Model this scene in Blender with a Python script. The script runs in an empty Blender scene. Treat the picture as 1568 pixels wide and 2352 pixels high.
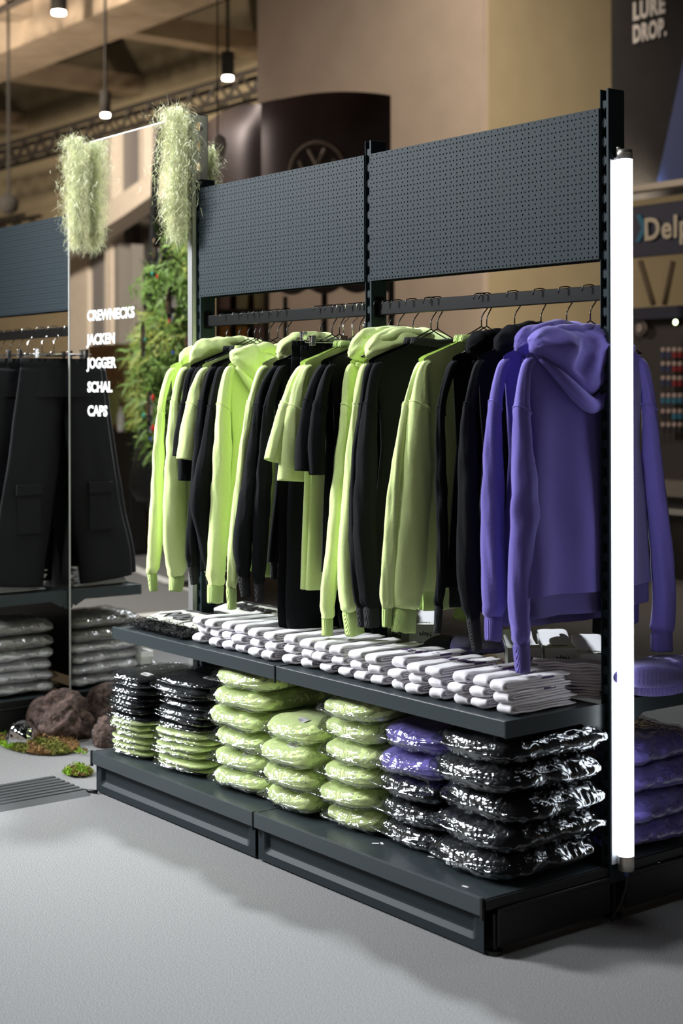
import bpy, bmesh, math, random
from mathutils import Vector, Matrix, noise, Euler
random.seed(7)
sc = bpy.context.scene
PI = math.pi
# ------------------------------------------------------------------ camera
FPX, CYPX, YAW, ROLL = 3515.5, 905.4, .657, -.0024
CAM = Vector((3.7838, -3.0248, 1.3934))
FW = Vector((-math.cos(YAW), math.sin(YAW), 0)); RT = Vector((math.sin(YAW), math.cos(YAW), 0)); UP = Vector((0, 0, 1))
r2 = RT*math.cos(ROLL)+UP*math.sin(ROLL); u2 = -RT*math.sin(ROLL)+UP*math.cos(ROLL)
cd = bpy.data.cameras.new('camera'); cam = bpy.data.objects.new('camera', cd); sc.collection.objects.link(cam)
m = Matrix((r2, u2, -FW)).transposed().to_4x4(); m.translation = CAM; cam.matrix_world = m
cd.sensor_fit = 'VERTICAL'; cd.sensor_height = 36; cd.lens = FPX/2352*36
cd.shift_y = (CYPX-1176)/2352; cd.clip_end = 300; cd.clip_start = .05
cd.dof.use_dof = True; cd.dof.focus_distance = 4.6; cd.dof.aperture_fstop = 3.0
sc.camera = cam
sc.view_settings.view_transform = 'Standard'; sc.view_settings.look = 'None'
sc.view_settings.gamma = 1; sc.view_settings.use_curve_mapping = False
sc.view_settings.exposure = 0.32
try:
    sc.cycles.transparent_max_bounces = 40
except Exception: pass
# ------------------------------------------------------------------ world and lamps; the spots stand out of view without fixtures
w = bpy.data.worlds.new('hall_air'); sc.world = w; w.use_nodes = True
w.node_tree.nodes['Background'].inputs[0].default_value = (1.0, .86, .74, 1)
w.node_tree.nodes['Background'].inputs[1].default_value = .22
def lamp(kind, name, loc, target, power, color, size=.5, spot=60, blend=.4):
    d = bpy.data.lights.new(name, kind); o = bpy.data.objects.new(name, d); sc.collection.objects.link(o)
    d.energy = power; d.color = color; o.location = loc
    if kind == 'AREA': d.size = size
    else: d.shadow_soft_size = size
    if kind == 'SPOT': d.spot_size = math.radians(spot); d.spot_blend = blend
    o.rotation_euler = (Vector(target)-Vector(loc)).to_track_quat('-Z', 'Y').to_euler()
    return o
lamp('SPOT', 'unseen_booth_spot', (-5.4, -4.2, 3.9), (.15, 0, 1.15), 2900, (.94, .97, 1.0), .7, 38, .55)
lamp('SPOT', 'unseen_booth_spot', (-1.7, 1.25, 6.4), (.1, -1.3, 0), 1500, (.90, .96, 1.0), .12, 66, .9)
lamp('SPOT', 'unseen_booth_spot', (-4.4, -3.6, 4.4), (-2.5, -.2, .9), 800, (.95, .97, 1.0), .4, 55, .7)  # added to brighten the left rack's pegboard, trousers and bags
lamp('SPOT', 'added_uplight', (-25, 7, 2.0), (-29, 11, 9.4), 1800, (1.0, .84, .66), .5, 120, .9)  # made-up floor spot, added to brighten the undersides of the beams
lamp('SPOT', 'unseen_booth_spot', (-.9, -2.6, 5.0), (-.2, -.6, 0), 420, (.93, .97, 1.0), .3, 75, .8)
lamp('SPOT', 'unseen_hall_spot', (-8, 7, 8.5), (-13, 12, 1.0), 1350, (1.0, .84, .66), .5, 110, .8)
lamp('SPOT', 'unseen_hall_spot', (-6.6, 8.6, 3.2), (-13, 12, 2.0), 620, (1.0, .86, .66), .5, 130, .9)  # added low down so the wall gets brighter towards its foot
lamp('SPOT', 'unseen_hall_spot', (-13, 1.5, 6), (-8.6, 5.4, 3.4), 900, (1.0, .82, .74), .3, 50, .6)  # added to light the left side of the canopy
lamp('SPOT', 'unseen_hall_spot', (-20, 4, 8.0), (-30, 17, 7), 9500, (1.0, .84, .66), .5, 120, .8)
lamp('SPOT', 'unseen_hall_spot', (-2.5, 3.4, 5.5), (-3.3, 6.2, 1.6), 160, (1.0, .86, .68), .3, 80, .8)
lamp('SPOT', 'unseen_hall_spot', (-14, -6, 7.5), (-21, -12, 3), 9000, (1.0, .90, .78), .5, 120, .8)  # unseen spot, set strong to brighten the facade in the mirror
lamp('SPOT', 'unseen_booth_spot', (-5.2, -.6, 4.2), (-5.4, -2.2, 1.3), 700, (1.0, .95, .88), .2, 70, .6)

# ------------------------------------------------------------------ pixel rays -> world points on real planes
def ray(px, py):
    a = (px-784)/FPX; b = (CYPX-py)/FPX
    return FW + RT*(a-b*ROLL) + UP*(b+a*ROLL)
def onX(px, py, X): d = ray(px, py); return CAM + d*((X-CAM.x)/d.x)
def onY(px, py, Y): d = ray(px, py); return CAM + d*((Y-CAM.y)/d.y)
def onZ(px, py, Z): d = ray(px, py); return CAM + d*((Z-CAM.z)/d.z)
def onD(px, py, D): return CAM + ray(px, py)*D
MY = -.012                                             # the mirror's plane
def refl(p): return Vector((p.x, 2*MY-p.y, p.z))
# ------------------------------------------------------------------ materials
def srgb(r, g, b):
    f = lambda c: (c/255)/12.92 if c/255 <= .04045 else ((c/255+.055)/1.055)**2.4
    return (f(r), f(g), f(b), 1)
MATS = {}
def mat(name, col, rough=.6, metal=0, bump=None, var=0, sheen=0, spec=.5, emit=None, coat=0, trans=0, bumpscale=1):
    if name in MATS: return MATS[name]
    m = bpy.data.materials.new(name); m.use_nodes = True; nt = m.node_tree; b = nt.nodes['Principled BSDF']
    b.inputs['Base Color'].default_value = col; b.inputs['Roughness'].default_value = rough
    b.inputs['Metallic'].default_value = metal; b.inputs['Specular IOR Level'].default_value = spec
    if sheen: b.inputs['Sheen Weight'].default_value = sheen; b.inputs['Sheen Roughness'].default_value = .4
    if coat: b.inputs['Coat Weight'].default_value = coat
    if emit: b.inputs['Emission Color'].default_value = tuple(emit[0][:3])+(1,); b.inputs['Emission Strength'].default_value = emit[1]
    tc = nt.nodes.new('ShaderNodeTexCoord')
    if bump:
        n = nt.nodes.new('ShaderNodeTexNoise'); n.inputs['Scale'].default_value = bump[0]; n.inputs['Detail'].default_value = 4
        bp = nt.nodes.new('ShaderNodeBump'); bp.inputs['Strength'].default_value = bump[1]; bp.inputs['Distance'].default_value = bump[2]
        nt.links.new(tc.outputs['Object'], n.inputs['Vector']); nt.links.new(n.outputs['Fac'], bp.inputs['Height']); nt.links.new(bp.outputs['Normal'], b.inputs['Normal'])
    if var:
        n2 = nt.nodes.new('ShaderNodeTexNoise'); n2.inputs['Scale'].default_value = (bump[0]*1.3 if bump else 8)*bumpscale; n2.inputs['Detail'].default_value = 5
        mx = nt.nodes.new('ShaderNodeMix'); mx.data_type = 'RGBA'
        mx.inputs[6].default_value = tuple(c*(1-var) for c in col[:3])+(1,); mx.inputs[7].default_value = tuple(min(1, c*(1+var)) for c in col[:3])+(1,)
        cr = nt.nodes.new('ShaderNodeMapRange'); cr.inputs[1].default_value = .35; cr.inputs[2].default_value = .65
        nt.links.new(tc.outputs['Object'], n2.inputs['Vector']); nt.links.new(n2.outputs['Fac'], cr.inputs[0]); nt.links.new(cr.outputs[0], mx.inputs[0]); nt.links.new(mx.outputs[2], b.inputs['Base Color'])
    MATS[name] = m; return m
def rib(name, col, freq=160, sheen=.2):
    m = mat(name, col, .9, sheen=sheen); nt = m.node_tree
    tc = nt.nodes.new('ShaderNodeTexCoord'); wv = nt.nodes.new('ShaderNodeTexWave'); wv.wave_type = 'BANDS'; wv.bands_direction = 'Y'
    wv.inputs['Scale'].default_value = freq; wv.inputs['Distortion'].default_value = .6
    bp = nt.nodes.new('ShaderNodeBump'); bp.inputs['Strength'].default_value = .8; bp.inputs['Distance'].default_value = .003 if freq > 100 else .006
    nt.links.new(tc.outputs['Object'], wv.inputs['Vector']); nt.links.new(wv.outputs['Fac'], bp.inputs['Height']); nt.links.new(bp.outputs['Normal'], nt.nodes['Principled BSDF'].inputs['Normal'])
    return m
LIME = (.73, .88, .36, 1); PURP = (.135, .105, .42, 1); BLK = (.0060, .0066, .0082, 1)
FAB = {'lime': mat('lime_fleece', LIME, .9, bump=(260, .35, .002), var=.05, sheen=.25),
       'purple': mat('purple_fleece', PURP, .9, bump=(260, .35, .002), var=.07, sheen=.25),
       'black': mat('black_fleece', BLK, .9, bump=(260, .35, .002), var=.1, sheen=0, spec=.15)}
RIB = {'lime': rib('lime_rib', (.60, .82, .26, 1)), 'purple': rib('purple_rib', PURP), 'black': rib('black_rib', (.0065, .007, .009, 1), sheen=0)}
METAL = mat('anthracite_powder_coat', (.020, .030, .036, 1), .5, bump=(900, .12, .0006), spec=.06)
METALS = mat('anthracite_shelf_coat', (.034, .044, .049, 1), .3, bump=(900, .08, .0004), spec=.4)
METALD = mat('anthracite_satin', (.018, .024, .028, 1), .5, spec=.1)
RAILM = mat('black_rail', (.004, .0042, .0046, 1), .28, spec=.12)
DARK = mat('black_steel', (.009, .0095, .010, 1), .42, spec=.35)
WIRE = mat('black_wire', (.01, .01, .011, 1), .25, spec=.7)
CHROME = mat('chrome', (.85, .85, .85, 1), .12, 1)
ALU = mat('brushed_aluminium', (.60, .60, .585, 1), .5, .25, bump=(60, .1, .001))
CAPM = mat('satin_nickel', (.55, .52, .47, 1), .35, .8)
WHITE = mat('white_knit', (.80, .78, .82, 1), .85, bump=(220, .35, .002), sheen=.3)
CREAM = mat('cream_knit', (.72, .70, .62, 1), .85, bump=(220, .35, .002), sheen=.2)
PAPER = mat('paper_band', (.62, .64, .60, 1), .7)
INKP = mat('purple_print', (.06, .03, .12, 1), .8)
INKB = mat('black_print', (.012, .012, .014, 1), .7)
INKW = mat('white_vinyl', (.88, .88, .86, 1), .6)
# clear film
def film():
    m = bpy.data.materials.new('clear_polybag_film'); m.use_nodes = True; nt = m.node_tree; nt.nodes.clear()
    out = nt.nodes.new('ShaderNodeOutputMaterial'); mx = nt.nodes.new('ShaderNodeMixShader'); tr = nt.nodes.new('ShaderNodeBsdfTransparent'); gl = nt.nodes.new('ShaderNodeBsdfGlossy')
    tr.inputs[0].default_value = (.985, .985, .988, 1); gl.inputs['Roughness'].default_value = .11; gl.inputs[0].default_value = (.44, .455, .47, 1)
    tc = nt.nodes.new('ShaderNodeTexCoord'); mp = nt.nodes.new('ShaderNodeMapping'); mp.inputs['Scale'].default_value = (1, .7, .5); mp.inputs['Rotation'].default_value = (.0, .5, .0)
    n = nt.nodes.new('ShaderNodeTexNoise'); n.inputs['Scale'].default_value = 17; n.inputs['Detail'].default_value = 3; n.inputs['Distortion'].default_value = 1.6
    v = nt.nodes.new('ShaderNodeTexVoronoi'); v.feature = 'DISTANCE_TO_EDGE'; v.inputs['Scale'].default_value = 22
    ad = nt.nodes.new('ShaderNodeMath'); ad.operation = 'MULTIPLY_ADD'; ad.inputs[1].default_value = 1.1
    bp = nt.nodes.new('ShaderNodeBump'); bp.inputs['Strength'].default_value = .32; bp.inputs['Distance'].default_value = .018
    lw = nt.nodes.new('ShaderNodeFresnel'); lw.inputs[0].default_value = 1.48
    mr = nt.nodes.new('ShaderNodeMapRange'); mr.inputs[1].default_value = 0; mr.inputs[2].default_value = 1; mr.inputs[3].default_value = -.014; mr.inputs[4].default_value = .5
    L = nt.links.new
    vm = nt.nodes.new('ShaderNodeVectorMath'); vm.operation = 'MULTIPLY_ADD'; vm.inputs[1].default_value = (.06, .06, .06)
    L(tc.outputs['Object'], mp.inputs[0]); L(mp.outputs[0], n.inputs['Vector']); L(n.outputs['Color'], vm.inputs[0]); L(mp.outputs[0], vm.inputs[2]); L(vm.outputs[0], v.inputs['Vector'])
    v.inputs['Scale'].default_value = 30; n.inputs['Scale'].default_value = 12
    L(v.outputs['Distance'], ad.inputs[0]); L(n.outputs['Fac'], ad.inputs[2]); L(ad.outputs[0], bp.inputs['Height'])
    L(bp.outputs[0], gl.inputs['Normal']); L(bp.outputs[0], lw.inputs['Normal']); L(lw.outputs[0], mr.inputs[0]); L(mr.outputs[0], mx.inputs[0])
    L(tr.outputs[0], mx.inputs[1]); L(gl.outputs[0], mx.inputs[2]); L(mx.outputs[0], out.inputs[0])
    return m
FILM = film()
def barcode():
    m = mat('barcode_sticker', (.8, .8, .77, 1), .5); nt = m.node_tree; b = nt.nodes['Principled BSDF']
    tc = nt.nodes.new('ShaderNodeTexCoord'); sp = nt.nodes.new('ShaderNodeSeparateXYZ'); L = nt.links.new; L(tc.outputs['Object'], sp.inputs[0])
    def M(op, a, b_=0):
        n = nt.nodes.new('ShaderNodeMath'); n.operation = op
        for i, v in enumerate((a, b_)):
            if isinstance(v, (int, float)): n.inputs[i].default_value = v
            else: L(v, n.inputs[i])
        return n.outputs[0]
    nx = nt.nodes.new('ShaderNodeTexNoise'); nx.noise_dimensions = '1D'; nx.inputs['Scale'].default_value = 420; L(sp.outputs[0], nx.inputs['W'])
    bars = M('GREATER_THAN', nx.outputs['Fac'], .5)
    area = M('MULTIPLY', M('LESS_THAN', M('ABSOLUTE', sp.outputs[0]), .013), M('LESS_THAN', M('ABSOLUTE', M('ADD', sp.outputs[1], .004)), .007))
    f = M('MULTIPLY', bars, area)
    mx = nt.nodes.new('ShaderNodeMix'); mx.data_type = 'RGBA'; mx.inputs[6].default_value = (.8, .8, .77, 1); mx.inputs[7].default_value = (.05, .05, .05, 1); L(f, mx.inputs[0]); L(mx.outputs[2], b.inputs['Base Color'])
    return m
STICK = barcode()
# ------------------------------------------------------------------ object helpers
COL = sc.collection
def tag(o, label=None, cat=None, group=None, kind=None):
    if label: o['label'] = label
    if cat: o['category'] = cat
    if group: o['group'] = group
    if kind: o['kind'] = kind
    return o
def empty(name, loc, label=None, cat=None, group=None, kind=None, rz=0):
    o = bpy.data.objects.new(name, None); COL.objects.link(o); o.location = loc; o.rotation_euler.z = rz; o.empty_display_size = .05
    return tag(o, label, cat, group, kind)
def link(name, me, parent=None, loc=None, rot=None, scl=None):
    o = bpy.data.objects.new(name, me); COL.objects.link(o)
    if parent: o.parent = parent
    if loc: o.location = loc
    if rot: o.rotation_euler = rot
    if scl: o.scale = scl
    return o
class MB:
    """collects verts and faces in WORLD space, builds one mesh object"""
    def __init__(s): s.v = []; s.f = []
    def add(s, V, Fc):
        k = len(s.v); s.v += [tuple(p) for p in V]; s.f += [tuple(i+k for i in f) for f in Fc]; return s
    def box(s, x0, x1, y0, y1, z0, z1):
        return s.add([(x, y, z) for x in (x0, x1) for y in (y0, y1) for z in (z0, z1)],
                     [(0, 1, 3, 2), (4, 6, 7, 5), (0, 4, 5, 1), (2, 3, 7, 6), (0, 2, 6, 4), (1, 5, 7, 3)])
    def prism(s, poly, n, d):
        """poly: list of points, extruded by vector d"""
        d = Vector(d); k = len(poly); V = [Vector(p) for p in poly]+[Vector(p)+d for p in poly]
        F = [tuple(range(k-1, -1, -1)), tuple(range(k, 2*k))]+[(i, (i+1) % k, (i+1) % k+k, i+k) for i in range(k)]
        return s.add(V, F)
    def loft(s, rings, caps=True, closed=True):
        n = len(rings[0]); V = [p for r in rings for p in r]; F = []
        for i in range(len(rings)-1):
            for j in range(n if closed else n-1):
                a = i*n+j; b = i*n+(j+1) % n; F.append((a, b, b+n, a+n))
        if caps: F.append(tuple(range(n-1, -1, -1))); F.append(tuple((len(rings)-1)*n+j for j in range(n)))
        return s.add(V, F)
    def tube(s, path, r, n=8, caps=True):
        P = [Vector(p) for p in path]; rings = []; prev = None
        for i, p in enumerate(P):
            t = (P[min(i+1, len(P)-1)]-P[max(i-1, 0)]).normalized()
            if prev is None:
                a = Vector((0, 0, 1)) if abs(t.z) < .9 else Vector((1, 0, 0)); u = t.cross(a).normalized()
            else: u = (prev-t*prev.dot(t)).normalized()
            prev = u; v = t.cross(u); rr = r[i] if isinstance(r, (list, tuple)) else r
            rings.append([p+(u*math.cos(2*PI*k/n)+v*math.sin(2*PI*k/n))*rr for k in range(n)])
        return s.loft(rings, caps)
    def cyl(s, a, b, r, n=20): return s.tube([a, b], r, n)
    def build(s, name, mt, parent=None, smooth=False, bevel=0, loc=None):
        me = bpy.data.meshes.new(name)
        org = Vector(loc) if loc is not None else (Vector(parent_origin(parent)) if parent else Vector((0, 0, 0)))
        me.from_pydata([tuple(Vector(p)-org) for p in s.v], [], s.f); me.materials.append(mt)
        bm = bmesh.new(); bm.from_mesh(me); bmesh.ops.recalc_face_normals(bm, faces=bm.faces); bm.to_mesh(me); bm.free()
        if smooth: me.polygons.foreach_set('use_smooth', [True]*len(me.polygons))
        o = link(name, me, parent)
        if loc is not None: o.location = loc
        if bevel:
            b = o.modifiers.new('bevel', 'BEVEL'); b.width = bevel; b.segments = 2; b.limit_method = 'ANGLE'
        return o
def parent_origin(p):
    v = Vector(p.location); q = p.parent
    while q: v += Vector(q.location); q = q.parent
    return v
def N(x, y=0, z=0): return noise.noise(Vector((x, y, z)))
def crom(P, n):
    """catmull-rom resample of a list of equal-length tuples"""
    out = []; K = len(P)
    for i in range(n):
        t = i/(n-1)*(K-1); k = min(int(t), K-2); f = t-k
        p0, p1, p2, p3 = P[max(k-1, 0)], P[k], P[k+1], P[min(k+2, K-1)]
        out.append(tuple(.5*((2*b)+(-a+c)*f+(2*a-5*b+4*c-d)*f*f+(-a+3*b-3*c+d)*f**3) for a, b, c, d in zip(p0, p1, p2, p3)))
    return out
def text(name, s, mt, parent, origin, xdir, up, size, ext=.001, bold=0, width=None, align='LEFT'):
    cu = bpy.data.curves.new(name, 'FONT'); cu.body = s; cu.size = size; cu.extrude = ext; cu.offset = bold; cu.align_x = align; cu.resolution_u = 3; cu.space_character = 1.10 if bold > .003 else 1.0
    tmp = bpy.data.objects.new('t', cu); COL.objects.link(tmp)
    bpy.context.view_layer.update()
    me = bpy.data.meshes.new_from_object(tmp.evaluated_get(bpy.context.evaluated_depsgraph_get())); bpy.data.objects.remove(tmp)
    me.materials.clear(); me.materials.append(mt)
    sx = 1
    if width:
        xs = [v.co.x for v in me.vertices]; sx = width/(max(xs)-min(xs))
    X = Vector(xdir).normalized(); U = Vector(up).normalized(); Z = X.cross(U); org = Vector(parent_origin(parent)) if parent else Vector((0, 0, 0))
    for v in me.vertices: v.co = Vector(origin)-org + X*v.co.x*sx + U*v.co.y + Z*v.co.z
    return link(name, me, parent)
# ================================================================== SETTING
def carpet(name, c1, c2, scale):
    m = mat(name, c1, .95, spec=.15); nt = m.node_tree; b = nt.nodes['Principled BSDF']; L = nt.links.new
    tc = nt.nodes.new('ShaderNodeTexCoord'); n = nt.nodes.new('ShaderNodeTexNoise'); n.inputs['Scale'].default_value = scale; n.inputs['Detail'].default_value = 3
    n3 = nt.nodes.new('ShaderNodeTexNoise'); n3.inputs['Scale'].default_value = 1.4; n3.inputs['Detail'].default_value = 2
    rp = nt.nodes.new('ShaderNodeMapRange'); rp.inputs[1].default_value = .33; rp.inputs[2].default_value = .67
    mx = nt.nodes.new('ShaderNodeMix'); mx.data_type = 'RGBA'; mx.inputs[6].default_value = c1; mx.inputs[7].default_value = c2
    bp = nt.nodes.new('ShaderNodeBump'); bp.inputs['Strength'].default_value = .5; bp.inputs['Distance'].default_value = .0015
    L(tc.outputs['Object'], n.inputs['Vector']); L(n.outputs['Fac'], rp.inputs[0]); L(rp.outputs[0], mx.inputs[0]); L(mx.outputs[2], b.inputs['Base Color']); L(n.outputs['Fac'], bp.inputs['Height']); L(bp.outputs[0], b.inputs['Normal'])
    return m
CARPET = carpet('grey_needle_felt', (.135, .134, .134, 1), (.305, .302, .300, 1), 300)
CARPB = carpet('taupe_needle_felt', (.16, .145, .13, 1), (.24, .22, .2, 1), 120)
tag(MB().box(-60, 30, -25, 3.2, -.1, 0).build('floor', CARPET), kind='structure')
tag(MB().box(-60, 30, 3.2, 40, -.1, 0).build('floor', CARPB), kind='structure')
BEIGE = mat('beige_hall_paint', (.36, .30, .195, 1), .8, bump=(1.5, .2, .02), var=.04)
PINKB = mat('rose_beige_hall_paint', (.42, .35, .30, 1), .8, bump=(1.5, .2, .02), var=.04)
VOID = mat('ceiling_void_black', (.006, .005, .004, 1), .9)
BEAM = mat('warm_concrete', (.34, .27, .20, 1), .8, bump=(2, .3, .03), var=.1)
TRUSS = mat('dark_truss', (.022, .018, .015, 1), .6)
LITALU = mat('lit_aluminium', (.72, .72, .70, 1), .55, .0)  # bright reflection on the mirror profile put into its base colour
tag(MB().box(-90, 30, 18, 18.6, 0, 11.4).build('wall_back', BEIGE), kind='structure')
blk = MB(); blk.box(-16.6, -11.3, 11, 11.1, 0, 14); tag(blk.build('wall_tower', PINKB), kind='structure')
tag(MB().box(-16.6, -11.28, 11.1, 18, 0, 14).build('wall_tower_side', BEIGE), kind='structure')
tag(MB().box(-90, 30, -25, 18, 11.2, 11.4).build('ceiling', VOID), kind='structure')
# coffer beams
k = 0
for i, x in enumerate((-21.5, -26.5, -32.5, -39.5, -48, -58)):
    tag(MB().box(x-.3, x+.3, -20, 18, 9.5, 10.0).build('trim_%d' % (i+1), BEAM), kind='structure')
for i, y in enumerate((-2.5, 5.4, 12.5)):
    tag(MB().box(-80, -17.2, y-.7, y+.7, 9.0, 10.1).build('trim_%d' % (i+8), BEAM), kind='structure')
# hanging trusses below the beams
def truss(p, q, h, label):
    p = Vector(p); q = Vector(q); t = empty('lighting_truss', p, label, 'truss', 'lighting trusses under the ceiling'); d = (q-p); L = d.length; s = d.normalized().cross(UP)*h*.5
    for k, (a, b) in enumerate(((0, -1), (0, 1), (1, -1), (1, 1))):
        o = s*b+UP*h*a; MB().cyl(p+o, q+o, .06, 6).build('chord', TRUSS, t)
    n = int(L/h); mb = MB()
    for i in range(n):
        for b in (-1, 1):
            a0 = p+d*(i/n)+s*b+UP*(h if i % 2 else 0); a1 = p+d*((i+1)/n)+s*b+UP*(0 if i % 2 else h); mb.cyl(a0, a1, .035, 5)
    tag(mb.build('lacing', TRUSS, t), kind='stuff'); return t
truss((-36, 15.0, 7.6), (-17.2, 15.0, 7.6), .45, 'dark lattice truss under ceiling beside the pale tower wall')
truss((-50, 10.2, 8.6), (-34, 10.2, 8.6), .5, 'long dark lattice truss running under the ceiling beams')
truss((-24, 9.0, 8.5), (-17.5, 9.0, 8.5), .5, 'dark lattice truss hanging nearest under the ceiling coffers')
truss((-60, 16.6, 6.0), (-36, 16.6, 6.0), .5, 'low lattice truss against beige wall at far left')
LAMPE = mat('lamp_glow', (1, 1, 1, 1), .5, emit=((1, .93, .80, 1), 14))
def ceiling_lamp(px, py, D, r, label):
    c = onD(px, py, D); t = empty('ceiling_lamp', c, label, 'lamp', 'round ceiling lamps')
    MB().cyl(c+UP*.05, c+UP*.45, r*1.25, 20).build('housing', VOID, t, True)
    MB().cyl(c, c+UP*.05, r, 20).build('diffuser', LAMPE, t)
    MB().cyl(c+UP*.45, (c.x, c.y, 11.2), .03, 6).build('cord', VOID, t)
ceiling_lamp(135, 32, 30, .13, 'round white ceiling lamp in the dark coffer at top left')
ceiling_lamp(523, 183, 25, .085, 'small glowing ceiling lamp to the right above the mirror')
ceiling_lamp(242, 268, 27, .075, 'small glowing ceiling lamp above the left hanging moss')
# left tiny hoist with cable
c = onD(20, 470, 30); t = empty('chain_hoist', c, 'dark chain hoist hanging on a cable at far left', 'hoist')
MB().loft([[c+Vector((math.cos(a)*r, math.sin(a)*r, z)) for a in [i*PI/5 for i in range(10)]] for z, r in ((-.18, .08), (-.1, .18), (.08, .2), (.2, .1))]).build('motor', VOID, t, True)
MB().cyl(c+UP*.2, (c.x, c.y, 9), .03, 6).build('cable', VOID, t)
# ---------------------------------------------------------------- reflected side of the hall (front-left, seen in the mirror)
STONE = mat('pale_plaster', (.62, .53, .43, 1), .8, var=.04)
GLASSG = mat('grey_blinds', (.23, .21, .20, 1), .4)
GLASSD = mat('dark_window', (.035, .031, .028, 1), .2)
def mwall(px0, py0, px1, py1, Y, name, mt, th=.3, kind='structure', parent=None):
    """axis-aligned slab facing the mirror, its image covering the given corners"""
    a = onY(px0, py0, Y); b = onY(px1, py1, Y); z0, z1 = sorted((a.z, b.z)); x0, x1 = sorted((a.x, b.x))
    yy = 2*MY-Y
    o = MB().box(x0, x1, yy-th, yy, max(z0, 0), z1).build(name, mt, parent)
    if kind: tag(o, kind=kind)
    return o
mwall(20, 100, 560, 1600, 13.2, 'wall_front', GLASSD)
mwall(100, 250, 198, 900, 12.9, 'trim_pillar', STONE)
mwall(209, 250, 236, 520, 12.95, 'window_1', GLASSG); mwall(209, 570, 236, 900, 12.95, 'window_2', GLASSG)
mwall(238, 250, 256, 900, 12.7, 'trim_mullion', STONE)
mwall(282, 250, 320, 490, 12.95, 'window_3', GLASSG); mwall(335, 250, 372, 440, 12.95, 'window_4', GLASSG)
mwall(318, 250, 330, 480, 12.75, 'trim_mullion', STONE)
mwall(258, 560, 272, 900, 12.75, 'trim_mullion', mat('grey_frame', (.2, .18, .16, 1), .6))
mwall(300, 560, 303, 900, 12.8, 'trim_mullion', MATS['grey_frame'])
# rising curved beam
pts = [(140, 575), (200, 548), (258, 517), (332, 471), (400, 425)]
bm_ = MB(); top = []; bot = []
for px, py in pts:
    a = refl(onY(px, py-26, 12.5)); b = refl(onY(px, py+28, 12.5)); top.append(a); bot.append(b)
rings = [[a, a+Vector((0, .5, 0)), b+Vector((0, .5, 0)), b] for a, b in zip(top, bot)]
tag(bm_.loft(rings).build('trim_curved_beam', STONE), kind='structure')
# floor tape
TAPE = mat('white_floor_tape', (.85, .85, .83, 1), .6)
def tape(pxs, wd, label):
    P = [refl(onZ(px, py, 0)) for px, py in pxs]; P = [Vector(q) for q in crom([tuple(p) for p in P], 20)]
    rings = []
    for i, p in enumerate(P):
        t = (P[min(i+1, 19)]-P[max(i-1, 0)]); s = Vector((-t.y, t.x, 0)).normalized()*wd/2
        rings.append([p-s, p+s, p+s+UP*.004, p-s+UP*.004])
    tag(MB().loft(rings).build('floor_marking', TAPE), label, 'floor marking')
tape([(250, 1270), (300, 1302), (380, 1335), (470, 1362), (560, 1380)], .10, 'straight white floor line reflected in the mirror above the curve')
tape([(215, 1440), (270, 1424), (340, 1414), (430, 1408), (520, 1408)], .16, 'curved white floor line reflected in the mirror behind the scarves')
tag(MB().box(-30, -14, -8, -2, .0, .004).build('trim_walkway', CARPB), kind='structure')
# wooden stall in the mirror
WOOD = mat('pine_board', (.42, .25, .12, 1), .6, bump=(14, .3, .004), var=.2)
a = refl(onD(215, 1380, 12)); stall = empty('wooden_stall', (a.x, a.y, 0), 'honey brown plank stall reflected in the mirror behind the trousers', 'stall')
for i in range(7):
    p0 = refl(onY(214+i*15.5, 1340, 4.4)); p1 = refl(onY(214+i*15.5+14.5, 1340, 4.4)); zt = onY(230, 792, 4.4).z
    MB().box(p0.x, p1.x, p0.y-.04, p0.y, .0, zt-(.0 if i % 2 else .01)).build('plank', WOOD, stall)
p0 = refl(onY(205, 795, 4.3)); p1 = refl(onY(328, 795, 4.3)); MB().box(p0.x, p1.x, p0.y-.03, p0.y+.02, p0.z-.12, p0.z).build('top_rail', WOOD, stall)
p0 = refl(onY(236, 850, 4.1)); p1 = refl(onY(268, 990, 4.1))
p = refl(onY(262, 935, 3.9)); tw = empty('towel', p, 'lime towel hanging by the wooden stall, seen in the mirror', 'towel')
rings = []
for i in range(10):
    z = p.z+.16-i*.036; rings.append([(p.x-.09+.18*j/9, p.y+.012*math.sin(j*1.4+i*.2)+s, z) for s in (0,) for j in range(10)]+[(p.x+.09-.18*j/9, p.y-.01+.012*math.sin((9-j)*1.4+i*.2), z) for j in range(10)])
MB().loft(rings).build('cloth', FAB['lime'], tw, True)
for (x0, y0, x1, lab) in ((256, 990, 300, 'black upright pedestal seen in the mirror beside the lime towel'), (285, 1040, 306, 'narrow black pedestal seen in the mirror at the stall end')):
    yq = 3.6 if x0 < 270 else 4.0; a = refl(onY(x0, y0, yq)); b = refl(onY(x1, 1155, yq)); t = empty('pedestal', ((a.x+b.x)/2, a.y, 0), lab, 'pedestal')
    MB().box(a.x, b.x, a.y-.15, a.y, .03, a.z).build('column', DARK, t, bevel=.01); MB().box(a.x-.02, b.x+.02, a.y-.17, a.y+.02, 0, .03).build('foot', DARK, t); MB().box(a.x-.01, b.x+.01, a.y-.16, a.y+.01, a.z, a.z+.02).build('top_plate', DARK, t)
a = refl(onY(277, 985, 3.55)); t = empty('bottle', a, 'white bottle on the black pedestal in the mirror', 'bottle')
MB().loft([[a+Vector((math.cos(q)*r, math.sin(q)*r, z)) for q in [i*PI/6 for i in range(12)]] for z, r in ((-.03, .032), (.0, .034), (.12, .034), (.16, .014))]).build('body', INKW, t, True)
MB().cyl(a+UP*.16, a+UP*.19, .016, 10).build('cap', INKW, t)
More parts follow.
